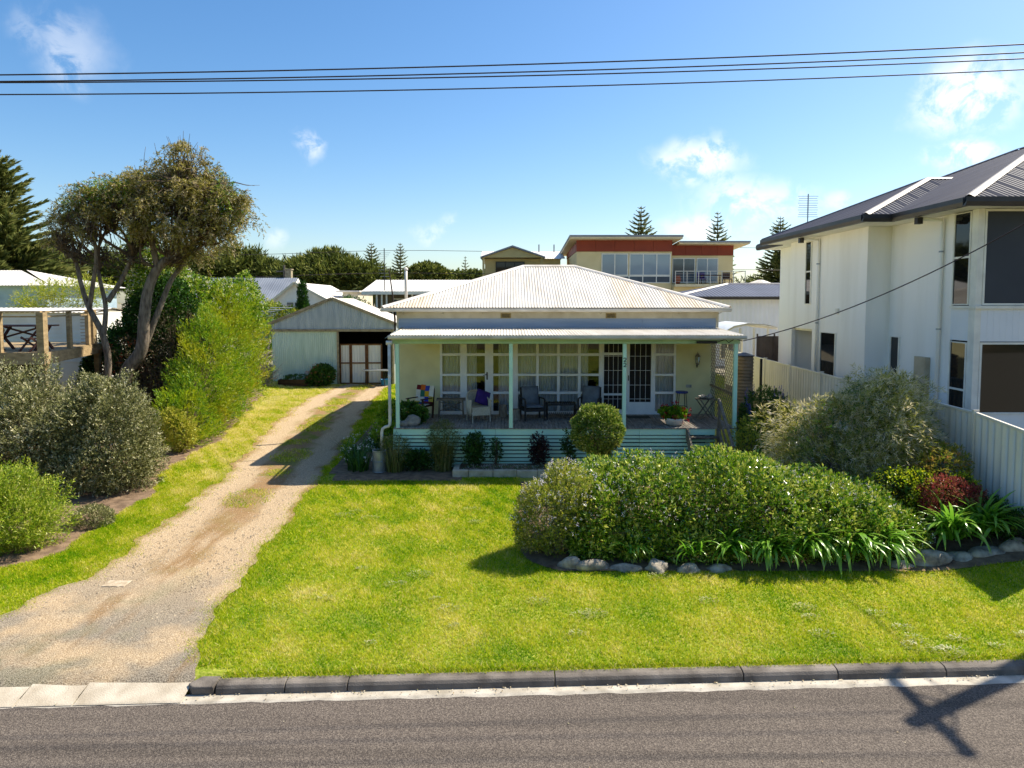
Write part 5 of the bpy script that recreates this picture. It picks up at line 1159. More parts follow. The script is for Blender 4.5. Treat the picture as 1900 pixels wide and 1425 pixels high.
# ---------------------------------------------------------------- plants
def unit(a): return a / np.maximum(np.linalg.norm(a, axis=-1, keepdims=True), 1e-9)
def leaf_quads(C, D, L, W, rs, fold=0.18):
    """diamond leaves: base C, axis D, length L, width W, random roll; returns verts and faces"""
    n = len(C); r = rs.standard_normal((n, 3)); S = unit(np.cross(D, r)); Nn = np.cross(S, D)
    L = np.broadcast_to(L, (n,))[:, None]; W = np.broadcast_to(W, (n,))[:, None]
    V = np.empty((n, 4, 3), np.float32); m = C + D * L * .45 + Nn * W * fold
    V[:, 0] = C; V[:, 1] = m + S * W * .5; V[:, 2] = C + D * L; V[:, 3] = m - S * W * .5
    return V.reshape(-1, 3), np.arange(4 * n).reshape(-1, 4)
def blob_points(blobs, n, rs, shell=.3, amp=.16, freq=2.2, zmin=None):
    B = np.array(blobs, float); A = (B[:, 3] * B[:, 4] + B[:, 4] * B[:, 5] + B[:, 3] * B[:, 5]); A /= A.sum()
    out_p = []; out_n = []; tot = 0
    ws = [(rs.standard_normal(3) * freq, rs.random() * 6.28) for _ in range(6)]
    while tot < n:
        k = rs.choice(len(B), n, p=A); d = unit(rs.standard_normal((n, 3))); b = B[k]
        p0 = b[:, :3] + d * b[:, 3:6]
        w = sum(np.sin(p0 @ q + ph) for q, ph in ws) / 6
        rad = (1 - shell * rs.random(n) ** 1.6) * (1 + amp * 2 * w)
        p = b[:, :3] + d * b[:, 3:6] * rad[:, None]
        ok = np.ones(n, bool)
        for j in range(len(B)):
            q = (p - B[j, :3]) / B[j, 3:6]; ok &= ~((np.sum(q * q, 1) < .60) & (k != j))
        if zmin is not None: ok &= p[:, 2] > (zmin(p) if callable(zmin) else zmin)
        nr = unit(d / b[:, 3:6]); out_p.append(p[ok]); out_n.append(nr[ok]); tot += ok.sum()
    return np.concatenate(out_p)[:n], np.concatenate(out_n)[:n]
def foliage(name, blobs, m, k, slen, L, W, mat, parent, seed=1, up=.35, out=1.0, rand=.5, spread=.9, droop=0.0, shell=.3, amp=.16, freq=2.2, t0=.5, tv=.2, toptint=0.0, zmin=None, kind=None, sun_t=0.0):
    """m shoots of k leaves spread through the outer volume of the given lumps"""
    rs = np.random.default_rng(seed); P, Nn = blob_points(blobs, m, rs, shell, amp, freq, zmin)
    ax = unit(Nn * out + np.array([0, 0, up]) + rs.standard_normal((m, 3)) * rand)
    s = rs.random((m, k)); 
    if droop: bend = np.zeros((m, k, 3)); bend[..., 2] = -droop * slen * s ** 2
    C = P[:, None] + ax[:, None] * (s * slen)[..., None] - ax[:, None] * slen * .3
    if droop: C = C + bend
    dv = ax[:, None] * (.5 + .5 * s)[..., None] + rs.standard_normal((m, k, 3)) * spread * .55
    if droop: dv[..., 2] -= droop * .8 * s
    D = unit(dv).reshape(-1, 3); C = C.reshape(-1, 3); n = m * k
    sz = (.65 + .7 * rs.random(n))
    V, Fq = leaf_quads(C, D, L * sz, W * sz, rs)
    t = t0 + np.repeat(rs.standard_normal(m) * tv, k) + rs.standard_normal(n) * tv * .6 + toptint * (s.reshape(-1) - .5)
    o = npmesh(name, V, Fq, mat, parent, tint=np.repeat(np.clip(t, 0, 1), 4))
    return o
def twigs(name, base, blobs, n, mat, parent, seed=1, r0=.02, wig=.12, seg=5, tri=4):
    rs = np.random.default_rng(seed); P, _ = blob_points(blobs, n, rs, .6); mb = MB(); rr = random.Random(seed)
    for p in P:
        b = Vector(rr.choice(base)); q = Vector(p); pts = []
        for i in range(seg + 1):
            t = i / seg; w = b.lerp(q, t); w.z += .25 * (q - b).length * t * (1 - t) * .6
            pts.append(w + Vector((rr.gauss(0, wig), rr.gauss(0, wig), rr.gauss(0, wig))) * (t * (1 - t) * 2))
        mb.tube(pts, [r0 * (1 - .85 * i / seg) for i in range(seg + 1)], tri)
    return mb.build(name, mat, parent, smooth=True)
def blossoms(name, blobs, n, size, mat, parent, seed=1, k=5, amp=.16, freq=2.2, zmin=None, out=.04):
    rs = np.random.default_rng(seed); P, Nn = blob_points(blobs, n, rs, .08, amp, freq, zmin); P = P + Nn * out
    C = np.repeat(P, k, 0) + rs.standard_normal((n * k, 3)) * size * .6; D = unit(np.repeat(Nn, k, 0) + rs.standard_normal((n * k, 3)) * .9)
    V, Fq = leaf_quads(C, D, size * (.6 + .6 * rs.random(n * k)), size * .7, rs)
    return npmesh(name, V, Fq, mat, parent, tint=np.repeat(rs.random(n * k), 4))
mBark = M('grey_bark', '#8a7c6b', '#4f4438', scale=7, rough=.95, bump=.8, bscale=30, stretch=(2, 2, .5))
mTwig = M('brown_twig', '#6d5c4a', '#463a2e', scale=6, rough=.95)
mTwigG = M('grey_twig', '#9a9088', '#6f665e', scale=6, rough=.95)
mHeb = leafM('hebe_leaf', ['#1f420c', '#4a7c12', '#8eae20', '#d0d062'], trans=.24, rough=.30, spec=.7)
mHebF = leafM('lilac_flower', ['#dcd4dc', '#f4f0f0', '#c4b6cc'], trans=.3, rough=.7)
mTipY = leafM('yellow_green_leaf', ['#5c7a22', '#8ea02c', '#b9b83c', '#cfc65a'], trans=.38)
mGrev = leafM('grevillea_leaf', ['#606a1c', '#9a9c30', '#c4bc60', '#e6d8ac', '#f2e8d0'], trans=.45, rough=.5)
mGreyL = leafM('grey_green_leaf', ['#464c24', '#74773f', '#a8a66c', '#dfd7b2'], trans=.2, rough=.6)
mBrG = leafM('bright_green_leaf', ['#557e14', '#84aa1e', '#aec42e', '#ccd058'], trans=.4, rough=.45)
mConi = leafM('conifer_leaf', ['#3c6a0c', '#6a9414', '#97b41c', '#c0c228'], trans=.36, rough=.5, patch='#b9ae1c', pscale=.7)
mVine = leafM('creeper_leaf', ['#2c4f10', '#557c16', '#8aa824', '#b8bf48', '#dcd8a0'], trans=.4, rough=.45)
mOliv = leafM('tea_tree_leaf', ['#54521c', '#85802e', '#aca04e', '#c8b890', '#a4947a'], trans=.40, rough=.55)
mDeep = leafM('deep_green_leaf', ['#1f3d12', '#33591a', '#4d7626', '#6b8f38'], trans=.3, rough=.45)
mMac = leafM('cypress_leaf', ['#38421c', '#566028', '#788034', '#9c9a50'], trans=.2, rough=.7, spec=.2)
mPine = leafM('norfolk_pine_leaf', ['#46522c', '#6a743c', '#8e9050', '#aca86a'], trans=.3, rough=.7, spec=.2)
mBox = leafM('box_leaf', ['#2f4f12', '#56771a', '#83982e', '#b5b860'], trans=.3, rough=.32, spec=.6)
mAgap = leafM('agapanthus_leaf', ['#3c7416', '#66a026', '#9cc04a'], trans=.4, rough=.28, spec=.6)
mRedL = leafM('crimson_leaf', ['#6d2a28', '#a04040', '#8d5a40', '#c07060'], trans=.35)
mOrgL = leafM('orange_tip_leaf', ['#5f7a22', '#8a9430', '#b0a040', '#d0905a'], trans=.35)
mEuph = leafM('lime_flower', ['#8fae1c', '#b9c420', '#d4cf30'], trans=.4)
mRedF = leafM('red_petal', ['#8a1018', '#c01a22', '#d83038'], trans=.3, rough=.6)
mPinkF = leafM('pink_petal', ['#a85a50', '#c98a78', '#8a3030'], trans=.3, rough=.6)
mWhF = leafM('white_petal', ['#d8d6cc', '#f0eee6', '#ffffff'], trans=.3, rough=.6)
mBluF = leafM('blue_petal', ['#4a4a9a', '#6a68b8', '#8886c8'], trans=.3, rough=.6)
mReed = leafM('reed_leaf', ['#3a4a18', '#5d6a28', '#8a8a4a', '#a89a6a'], trans=.3)

# hedge of hebe across the front bed
hb_ = thing('hebe_hedge', 'broad rounded hebe hedge with glossy leaves and lilac flowers behind rocks', 'hedge', (3.6, 13.4, .25))
HB = [(1.75, 13.5, .95, .85, 1.15, .86), (2.7, 13.55, .98, 1.0, 1.25, .92), (3.8, 13.6, .98, 1.0, 1.3, .92), (4.8, 13.6, .95, 1.0, 1.3, .92), (5.7, 13.5, .80, .95, 1.2, .84), (6.5, 13.35, .70, .85, 1.05, .72), (7.2, 13.2, .52, .55, .8, .50)] + [(1.5 + .75 * i, 12.72, .52, .55, .42, .42) for i in range(8)]
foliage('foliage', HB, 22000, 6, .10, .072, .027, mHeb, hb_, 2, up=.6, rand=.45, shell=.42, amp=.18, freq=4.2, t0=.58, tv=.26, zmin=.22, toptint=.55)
blossoms('flowers', HB, 700, .022, mHebF, hb_, 3, 6, amp=.10, freq=3.0, zmin=1.0)
twigs('branches', [(1.6, 13.4, .2), (2.6, 13.5, .2), (3.6, 13.4, .2), (4.6, 13.5, .2), (5.6, 13.4, .2), (6.5, 13.3, .2)], HB, 170, mTwig, hb_, 4, .018)
# pale flowering shrub at the end of the hedge
sh = thing('flowering_shrub', 'upright fine-leaved shrub with pale pink blossom and lime tips at hedge end', 'shrub', (.75, 13, .22))
FS = [(.75, 12.95, 1.0, .55, .6, .62), (.45, 12.9, .85, .42, .45, .48), (1.15, 12.95, 1.35, .42, .45, .45), (.95, 13.15, 1.55, .33, .35, .32), (.45, 12.85, 1.28, .28, .3, .3), (.32, 12.9, .58, .26, .3, .25)]
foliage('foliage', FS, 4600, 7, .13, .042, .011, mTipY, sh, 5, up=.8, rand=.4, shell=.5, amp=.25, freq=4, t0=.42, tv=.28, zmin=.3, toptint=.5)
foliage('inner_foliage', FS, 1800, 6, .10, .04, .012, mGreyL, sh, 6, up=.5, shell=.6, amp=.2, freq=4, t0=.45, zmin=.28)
blossoms('flowers', FS, 330, .026, mPinkF if False else mHebF, sh, 7, 6, amp=.25, freq=4, zmin=.8, out=.06)
twigs('branches', [(.8, 13.0, .2), (.7, 12.95, .2)], FS, 60, mTwigG, sh, 8, .016)
# clipped ball tree
tp_ = thing('topiary_tree', 'clipped round ball topiary on short trunk before the verandah', 'tree', (2.08, 17.0, .34))
MB().tube([(2.08, 17.0, .3), (2.1, 17.0, .8), (2.06, 17.02, 1.3), (2.08, 17, 1.7)], [.055, .045, .04, .03], 8).build('trunk', mBark, tp_, smooth=True)
TB = [(2.08, 17.0, 1.83, .60, .60, .60)]
foliage('crown', TB, 5200, 6, .07, .045, .022, mBox, tp_, 9, up=.2, out=1.2, rand=.35, shell=.22, amp=.07, freq=9, t0=.5, tv=.26, toptint=.5)
foliage('low_shoots', [(2.15, 16.95, 1.15, .3, .25, .2)], 240, 6, .12, .05, .02, mBox, tp_, 10, up=-.2, t0=.35)
twigs('branches', [(2.07, 17.0, 1.25), (2.08, 17, 1.4)], TB, 40, mBark, tp_, 10, .014)
# grevillea
gv = thing('grevillea', 'large weeping grevillea with silvery needle leaves by white fence', 'shrub', (7.7, 15.6, .4))
GB = [(7.35, 15.5, 1.55, 1.35, 1.1, 1.25), (8.05, 15.6, 2.15, .95, .95, 1.05), (6.75, 15.4, 1.55, .80, .8, .85), (8.55, 15.3, 1.75, .75, .8, .95), (7.6, 15.2, .95, 1.2, .8, .75), (7.45, 15.6, 2.45, .62, .6, .62), (8.35, 15.7, 2.9, .42, .4, .42)]
foliage('foliage', GB, 8000, 11, .46, .115, .011, mGrev, gv, 11, up=.45, rand=.55, droop=.75, shell=.6, amp=.42, freq=3.4, t0=.50, tv=.24, toptint=.55, spread=.55)
foliage('inner_foliage', GB, 2000, 7, .25, .09, .012, mDeep, gv, 12, up=.1, droop=.6, shell=.9, amp=.3, t0=.45)
twigs('branches', [(7.6, 15.5, .35), (7.8, 15.6, .35)], GB, 130, mTwigG, gv, 13, .022, .1)
# agapanthus clumps: every strap leaf its own piece
def strap_mesh(bend, ln=1.0):
    V = []; Fc = []; T = []; n = 7
    for i in range(n + 1):
        t = i / n; a = R(68) - bend * t; w = (.032 * (1 - .25 * t) if t < .8 else .032 * (1 - t) * 3.6) + .002
        if i == 0: x = z_ = 0.0
        else: x += math.cos(R(68) - bend * (t - .5 / n)) / n; z_ += math.sin(R(68) - bend * (t - .5 / n)) / n
        V += [(x, -w, z_ + .006), (x, 0, z_), (x, w, z_ + .006)]; T += [.35 + .5 * t] * 3
    for i in range(n):
        k = 3 * i; Fc += [(k, k + 3, k + 4, k + 1), (k + 1, k + 4, k + 5, k + 2)]
    o = npmesh('leaf', V, Fc, mAgap, None, tint=T, smooth=True); me = o.data; bpy.data.objects.remove(o); return me
straps = [strap_mesh(b) for b in (R(70), R(100), R(130), R(150))]
AG = [((3.9, 12.35), 34, .48, 'small agapanthus clump half under the middle of hebe hedge'), ((4.6, 12.32), 44, .55, 'agapanthus clump spilling over border beside crushed dark hedge base'), ((5.3, 12.38), 50, .60, 'agapanthus clump with drooping strap leaves under hedge centre right'), ((6.0, 12.42), 54, .64, 'full agapanthus clump under the lower end of hedge'), ((6.65, 12.5), 54, .66, 'agapanthus clump at end of hedge next to large pale rock'), ((8.1, 12.75), 72, .78, 'big agapanthus clump in front of crimson-leaved shrub'), ((8.75, 12.8), 64, .76, 'big agapanthus clump near white fence end'), ((3.2, 12.3), 20, .40, 'sparse agapanthus tuft between pale rocks under hedge'), ((2.2, 12.32), 16, .36, 'tiny strap-leaf tuft growing between pale border rocks')]
for i, ((x, y), n, s, lab) in enumerate(AG):
    lab = ['small agapanthus clump under the middle of hebe hedge', 'agapanthus clump hanging over border, second of the row under hedge', 'agapanthus clump hanging over border, third of the row under hedge', 'agapanthus clump hanging over border, fourth of the row under hedge', 'agapanthus clump at end of hedge next to large pale rock', 'big agapanthus clump in front of crimson-leaved shrub', 'big agapanthus clump closest to the white fence', 'sparse agapanthus tuft between pale rocks under hedge', 'tiny strap-leaf tuft between pale border rocks'][i]
    t = thing('agapanthus', lab, 'plant', (x, y, gz(x, y) + (.24 if i < 5 or i > 6 else .26)), 0, 'agapanthus clumps along the border', local=True)
    for k in range(int(n * (1.45 if i not in (5, 6) else 1.9))):
        o = link('leaf', straps[random.randrange(4)], t); a = random.random() * 6.283; e = random.uniform(-.45, .35) if i not in (5, 6) else random.uniform(-.55, .15)
        if i < 5 and random.random() < .6: a = random.uniform(-2.6, -.5)
        o.location = (random.gauss(0, .09), random.gauss(0, .07), random.uniform(-.02, .06)); o.rotation_euler = (random.uniform(-.2, .2), e, a); q = s * (1.28 if i not in (5, 6) else 1.02) * random.uniform(.7, 1.15); o.scale = (q, q * 1.15, q)
# crimson, orange and lime plants
def shrub(name, label, blobs, m, k, L, W, mat, seed, cat='shrub', base=None, slen=.10, tw=20, part='foliage', fl=None, nfl=60, fs=.03, **kw):
    c = blobs[0]; b = base or (c[0], c[1], gz(c[0], c[1])); t = thing(name, label, cat, b)
    foliage(part, blobs, m, k, slen, L, W, mat, t, seed, zmin=b[2] + .02, **kw)
    if tw: twigs('branches', [b], blobs, tw, mTwig, t, seed + 1, .012, .06)
    if fl: blossoms('flowers', blobs, nfl, fs, fl, t, seed + 2)
    return t
shrub('crimson_shrub', 'low crimson-leaved shrub behind big agapanthus', [(8.35, 13.35, 1.12, .46, .35, .36), (8.75, 13.4, 1.05, .34, .3, .32)], 1700, 6, .05, .016, mRedL, 40, up=.5)
shrub('orange_tip_shrub', 'leafy shrub with orange new tips against fence', [(8.5, 14.1, 1.25, .55, .45, .7), (8.9, 14.2, 1.5, .35, .35, .5), (8.0, 14.0, 1.0, .5, .4, .55)], 1500, 6, .075, .022, mOrgL, 44, up=.6)
shrub('euphorbia', 'lime-flowered euphorbia mound beside grevillea', [(7.6, 13.8, 1.1, .38, .3, .45), (8.0, 13.75, 1.22, .32, .3, .38)], 600, 6, .06, .02, mDeep, 48, 'plant', fl=mEuph, nfl=420, fs=.05, up=.7)
shrub('euphorbia', 'lime-flowered euphorbia near the orange-tipped shrub', [(8.75, 13.6, 1.15, .28, .28, .36)], 300, 6, .06, .02, mDeep, 52, 'plant', fl=mEuph, nfl=240, fs=.05, up=.7)
shrub('dark_shrub', 'low dark green shrub at foot of retaining wall', [(9.1, 13.2, .85, .4, .4, .35), (9.3, 12.7, .8, .3, .4, .3)], 800, 6, .06, .022, mDeep, 56)
shrub('white_edge_plant', 'small pale-flowered plant beside the large border rock', [(7.35, 12.75, .62, .3, .3, .3)], 500, 6, .045, .016, mHeb, 60, 'plant', fl=mWhF, nfl=60, fs=.02)
# shrubs by steps and along the side path
shrub('step_shrub', 'pale-leaved open shrub beside the timber steps', [(6.15, 18.25, 1.35, .42, .4, .60), (6.4, 18.3, 1.0, .4, .4, .5), (5.95, 18.2, .8, .3, .3, .4)], 900, 7, .05, .018, mTipY, 64, up=.6, shell=.6, t0=.5, tw=34)
ec = shrub('echium', 'bushy echium with blue flower spikes against fence', [(7.45, 20.7, 1.5, .75, .6, .75), (7.9, 20.9, 1.3, .5, .5, .6), (7.1, 20.6, 1.0, .5, .5, .5)], 1900, 7, .10, .02, mDeep, 68, up=.7)
spk = []
rs = np.random.default_rng(5); P, Nn = blob_points([(7.45, 20.7, 1.55, .78, .6, .78), (7.9, 20.9, 1.35, .5, .5, .6)], 34, rs, .05, .05, 2, 1.3)
C = []; 
for p in P:
    for q in range(60): a = rs.random() * 6.28; h = rs.random() * .32; r_ = .035 * (1 - h / .36); C.append((p[0] + r_ * math.cos(a), p[1] + r_ * math.sin(a), p[2] + h))
C = np.array(C); V, Fq = leaf_quads(C, unit(rs.standard_normal(C.shape)), .022, .02, rs); npmesh('flower_spikes', V, Fq, mBluF, ec, tint=np.repeat(rs.random(len(C)), 4))
for i, (x, y, r_, h, mt, lab) in enumerate(((6.9, 17.6, .55, .35, mDeep, 'low green ground-cover mound by the bed path'), (7.6, 18.6, .7, .4, mBrG, 'soft green mound in front of echium'), (6.4, 16.4, .5, .35, mDeep, 'dark green clump behind the hebe hedge'), (8.6, 18.2, .6, .6, mDeep, 'dark green shrub between fence and green mound'), (5.3, 16.2, .45, .30, mGreyL, 'grey-leaved clump behind hebe hedge'))):
    shrub('ground_cover', lab, [(x, y, gz(x, y) + h * .6, r_, r_ * .8, h)], 700, 6, .06, .02, mt, 72 + 3 * i, 'plant', tw=0)
# border plants under the deck
mLime = M('limestone_block', '#c9bda4', '#a3967d', scale=5, rough=.9, bump=.4, rnd=.06)
ed = thing('stone_edging', 'row of pale limestone blocks edging the flower bed below deck', 'edging', (-.5, 18.2, .36)); xx = -1.55
for w in (.42, .64, .62, .55, .6, .6, .6): MB().box(xx, xx + w - .012, 18.12, 18.27, .3, .545 + random.uniform(-.008, .008)).build('block', mLime, ed, bevel=.012); xx += w
MB().box(-1.55, -1.40, 18.275, 18.9, .3, .54).build('block', mLime, ed, bevel=.012)
MB().box(-1.40, 2.4, 18.28, 19.15, .3, .50).build('raised_soil', mSoil, ed)
def reeds(name, label, c, n, h, sp, mat, seed, w=.010, cat='plant', lean=.35):
    rs = np.random.default_rng(seed); t = thing(name, label, cat, c); V = []; Fq = []; T = []
    for i in range(n):
        a = rs.random() * 6.28; r_ = sp * rs.random() ** .5; b = np.array([c[0] + r_ * math.cos(a), c[1] + r_ * math.sin(a), c[2]]); ln = lean * (.3 + rs.random()); hh = h * (.5 + .6 * rs.random()); a2 = a + rs.normal() * .6; k = len(V); ww = w * (.6 + .8 * rs.random()); tt_ = rs.random()
        for j in range(5):
            s = j / 4; p = b + np.array([math.cos(a2) * ln * hh * s ** 2, math.sin(a2) * ln * hh * s ** 2, hh * (s - .18 * ln * s ** 3)]); wd = ww * (1 - s * .9); V += [tuple(p + np.array([-math.sin(a2) * wd, math.cos(a2) * wd, 0])), tuple(p - np.array([-math.sin(a2) * wd, math.cos(a2) * wd, 0]))]; T += [tt_] * 2
        Fq += [(k + 2 * j, k + 2 * j + 1, k + 2 * j + 3, k + 2 * j + 2) for j in range(4)]
    npmesh('stems', V, Fq, mat, t, tint=T); return t
bm = reeds('bamboo_clump', 'tall reedy bamboo clump growing against mint slats', (-1.85, 18.85, .36), 230, 1.25, .26, mReed, 80); foliage('foliage', [(-1.85, 18.85, 1.35, .38, .3, .42), (-1.9, 18.8, .8, .3, .25, .4)], 420, 7, .16, .11, .012, mReed, bm, 81, up=.1, droop=.4, rand=.8, t0=.35)
bm = reeds('reed_clump', 'wispy reed clump beside the galvanised bin', (-3.15, 18.75, .36), 170, .95, .24, mReed, 82); foliage('foliage', [(-3.15, 18.75, .95, .35, .28, .35)], 260, 7, .15, .11, .011, mReed, bm, 83, up=.1, droop=.4, rand=.8, t0=.4)
for i, (x, h, r_, lab, dens) in enumerate(((-2.55, .55, .38, 'low dark leafy plant between the two reed clumps', 700), (-1.0, .85, .30, 'dark-leaved rose bush at end of stone-edged bed', 600), (-.42, .80, .16, 'thin sparse rose stems in stone-edged bed', 110), (.72, .85, .24, 'dark purple-leaved rose bush in stone-edged bed', 420), (1.55, 1.0, .22, 'spindly rose bush just left of ball topiary'[:0] + 'spindly rose bush behind the ball topiary', 200))):
    z0 = .5 if x > -1.4 else .36
    shrub('border_shrub', lab, [(x, 18.8, z0 + h * .55, r_, .22, h * .5)], dens, 5, .06, .03, mDeep if i != 3 else leafM('purple_leaf', ['#2a1a1c', '#45282a', '#3f4a22'], trans=.25), 84 + 3 * i, base=(x, 18.8, z0), tw=14, shell=.8, t0=.3)
gcv = thing('alyssum', 'carpet of tiny white alyssum flowers in stone-edged bed', 'flowers', (.2, 18.5, .5)); gcv['kind'] = 'stuff'
GCB = [(-1.0 + .45 * i, 18.48, .50, .32, .20, .09) for i in range(8)]
foliage('foliage', GCB, 900, 5, .04, .022, .009, mDeep, gcv, 99, up=.6, t0=.6); blossoms('flowers', GCB, 420, .014, mWhF, gcv, 100, 4, zmin=.5, out=.02)
# bed at the side of the cottage
for i, (x, y, s, lab) in enumerate(((-4.15, 18.85, .62, 'dark strap-leaved clump with white blooms beside galvanised bin'), (-4.45, 19.8, .66, 'dark strap-leaved clump with white blooms by drive edge'), (-4.2, 21.2, .62, 'dark strap-leaved clump along cottage side wall'))):
    t = reeds('strap_plant', lab, (x, y, gz(x, y)), 130, s * 1.15, .28, mDeep, 110 + i, .018, lean=.8); blossoms('flowers', [(x, y, gz(x, y) + s * .75, .45, .4, .22)], 26 if i < 2 else 8, .035, mWhF, t, 113 + i, 5)
shrub('fern', 'bright leafy shrub against cottage side wall', [(-3.85, 22.2, 1.25, .42, .5, .6), (-3.9, 21.4, .9, .4, .4, .45)], 900, 6, .085, .04, mBrG, 120, 'plant')
shrub('deck_fern', 'leafy green potted plant at the deck corner', [(-2.95, 19.95, 1.78, .30, .26, .26), (-2.65, 19.9, 1.72, .22, .2, .2)], 420, 6, .085, .05, mDeep, 124, 'plant', base=(-2.9, 19.95, DZ), t0=.65)
# geraniums
gp = thing('geranium_pot', 'white bowl pot of red geraniums on deck by the steps', 'pot plant', (4.55, 19.62, DZ))
MB().lathe([(.16, 0), (.235, .04), (.265, .15), (.275, .21), (.25, .21), (.22, .10)], (4.55, 19.62, DZ), 22).build('pot', mCap, gp, smooth=True); MB().lathe([(.225, .15), (.2, .185), (.02, .19)], (4.55, 19.62, DZ), 16).build('potting_soil', mSoil, gp)
foliage('foliage', [(4.6, 19.62, DZ + .33, .30, .26, .18), (4.3, 19.6, DZ + .36, .18, .18, .14)], 330, 5, .09, .06, .055, mBrG, gp, 130, up=.6, t0=.2); blossoms('flowers', [(4.6, 19.62, DZ + .36, .36, .3, .22), (4.25, 19.6, DZ + .38, .2, .18, .14)], 26, .045, mRedF, gp, 131, 14, out=.03)
shrub('geranium_bush', 'rounded geranium bush with pink-red flowers at shed wall', [(-9.6, 35.3, 1.3, .62, .45, .52), (-9.95, 35.3, 1.05, .4, .4, .35)], 1200, 5, .09, .06, mDeep, 134, fl=mPinkF, nfl=110, fs=.05, t0=.5)
shrub('planter_herbs', 'small weedy plants growing in dark timber planter', [(-10.9, 35.35, 1.12, .7, .2, .14)], 160, 5, .09, .035, mDeep, 138, 'plant', base=(-10.9, 35.35, 1.03), tw=0)
bs = thing('bare_shrub', 'leafless grey twiggy shrub in front of mint shed wall', 'shrub', (-12.6, 34.3, .68)); twigs('branches', [(-12.7, 34.3, .6), (-12.4, 34.4, .6)], [(-12.4, 34.4, 2.2, .9, .7, 1.3), (-12.0, 34.4, 1.6, .9, .6, .8)], 190, mTwigG, bs, 140, .024, .16, 6)
# shrubs in the left border
g1 = shrub('grey_shrub', 'big rounded grey-green shrub below the raised deck', [(-12.3, 17.7, 1.75, 1.35, 1.15, 1.35), (-11.4, 17.3, 1.3, .9, .9, .95), (-13.0, 17.2, 1.2, 1.0, .9, .9)], 11000, 9, .062, .020, mGreyL, 150, slen=.2, up=.6, shell=.5, amp=.36, freq=4.2, t0=.44, tv=.26, toptint=.6, tw=70)
g2 = shrub('olive_shrub', 'big olive-green shrub touching the drive grass, beside grey shrub', [(-10.2, 17.5, 1.6, 1.15, 1.05, 1.35), (-9.5, 17.2, 1.15, .75, .85, .90), (-10.3, 16.9, .9, .9, .7, .6), (-10.4, 17.6, 2.45, .55, .5, .5)], 11000, 9, .056, .019, mGreyL, 154, slen=.19, up=.5, shell=.5, amp=.34, freq=4.2, t0=.38, tv=.24, toptint=.5, tw=70)
shrub('bright_shrub', 'bright green soft-leaved shrub beside the verge grass', [(-9.75, 13.15, .95, .85, .8, .75), (-9.2, 13.1, .75, .55, .6, .55), (-10.3, 13.0, .9, .7, .7, .7)], 7000, 8, .06, .014, leafM('soft_lime_leaf', ['#4c7210', '#82a21c', '#b0ba34', '#d0cc74'], trans=.34), 158, slen=.2, up=.8, rand=.45, shell=.55, amp=.34, freq=4.5, t0=.5, tv=.18, toptint=.35, tw=60)
shrub('grey_mound', 'small round grey lavender mound alone on bare soil', [(-8.75, 14.45, .42, .42, .36, .24)], 900, 7, .045, .012, mGreyL, 162, 'plant', slen=.08, up=.6, amp=.04, t0=.45)
shrub('conifer_hedge', 'yellow-green feathery conifer hedge running along drive', [(-10.25, 21.9, 1.25, .85, .9, 1.2), (-10.3, 23.2, 1.9, .9, 1.0, 1.7), (-10.45, 24.8, 2.5, .95, 1.2, 2.1), (-10.75, 26.6, 2.8, 1.0, 1.3, 2.35), (-11.2, 28.6, 2.9, 1.1, 1.4, 2.4), (-10.5, 24.2, 3.6, .7, .8, .9), (-10.9, 27.6, 4.4, .8, 1.0, 1.0)], 13000, 8, .10, .020, mConi, 166, 'hedge', slen=.26, up=1.0, rand=.4, spread=.6, shell=.4, amp=.3, freq=3.2, t0=.5, tv=.2, toptint=.25, tw=60)
shrub('variegated_shrub', 'silvery variegated shrub in front of the conifer hedge', [(-9.95, 21.0, 1.0, .45, .4, .6), (-10.2, 20.9, 1.35, .3, .3, .4)], 1100, 7, .06, .022, mTipY, 170, up=.5, shell=.5, t0=.72)
cv = shrub('flowering_creeper', 'creeper with cream blossom scrambling over conifer hedge and tree', [(-11.9, 26.4, 4.2, 1.1, 1.1, 1.2), (-12.9, 26.0, 5.7, .85, .9, 1.3), (-11.3, 28.0, 4.75, 1.2, 1.2, 1.0), (-12.1, 27.0, 5.1, 1.1, 1.1, .9), (-11.0, 29.3, 5.0, .45, .5, .95), (-13.3, 25.6, 6.9, .5, .6, .9)], 7500, 6, .095, .05, mVine, 174, 'creeper', base=(-12.4, 26.5, .6), slen=.16, up=.1, droop=.2, shell=.4, amp=.2, t0=.45, tv=.22, tw=50, fl=mWhF, nfl=750, fs=.045)
shrub('understorey', 'dark evergreen shrub filling gap behind the tree trunks', [(-14.6, 26.5, 2.2, 1.2, 1.0, 1.7), (-13.4, 26.8, 2.6, 1.2, 1.0, 2.0), (-12.6, 26.2, 3.2, 1.0, 1.0, 1.6), (-14.9, 25.6, 1.9, .9, .8, 1.5), (-13.8, 25.5, 3.1, .8, .7, 1.1), (-12.4, 25.4, 4.6, .9, .8, 1.3), (-11.9, 25.2, 3.4, .9, .8, 1.2), (-13.2, 25.6, 4.4, .7, .7, 1.0)], 12000, 6, .11, .045, mDeep, 184, t0=.35, slen=.18, tw=30)
dt = thing('dead_thicket', 'tangle of dry brown twigs beneath the big tree', 'thicket', (-12.2, 24.2, .6)); DTB = [(-12.0, 24.2, 2.2, 1.2, 1.0, 1.6), (-11.6, 24.6, 3.6, 1.0, .9, 1.1), (-13.0, 24.4, 2.4, 1.0, .9, 1.5)]
twigs('twigs', [(-12.0, 24.2, .5), (-12.4, 24.5, .5), (-11.6, 24.4, .5)], DTB, 420, mTwig, dt, 180, .016, .22, 6); foliage('foliage', DTB, 2600, 6, .2, .075, .02, leafM('dry_leaf', ['#3d3020', '#5a4a34', '#4a5024', '#74614a'], trans=.2), dt, 181, droop=.3, shell=.8, t0=.45)

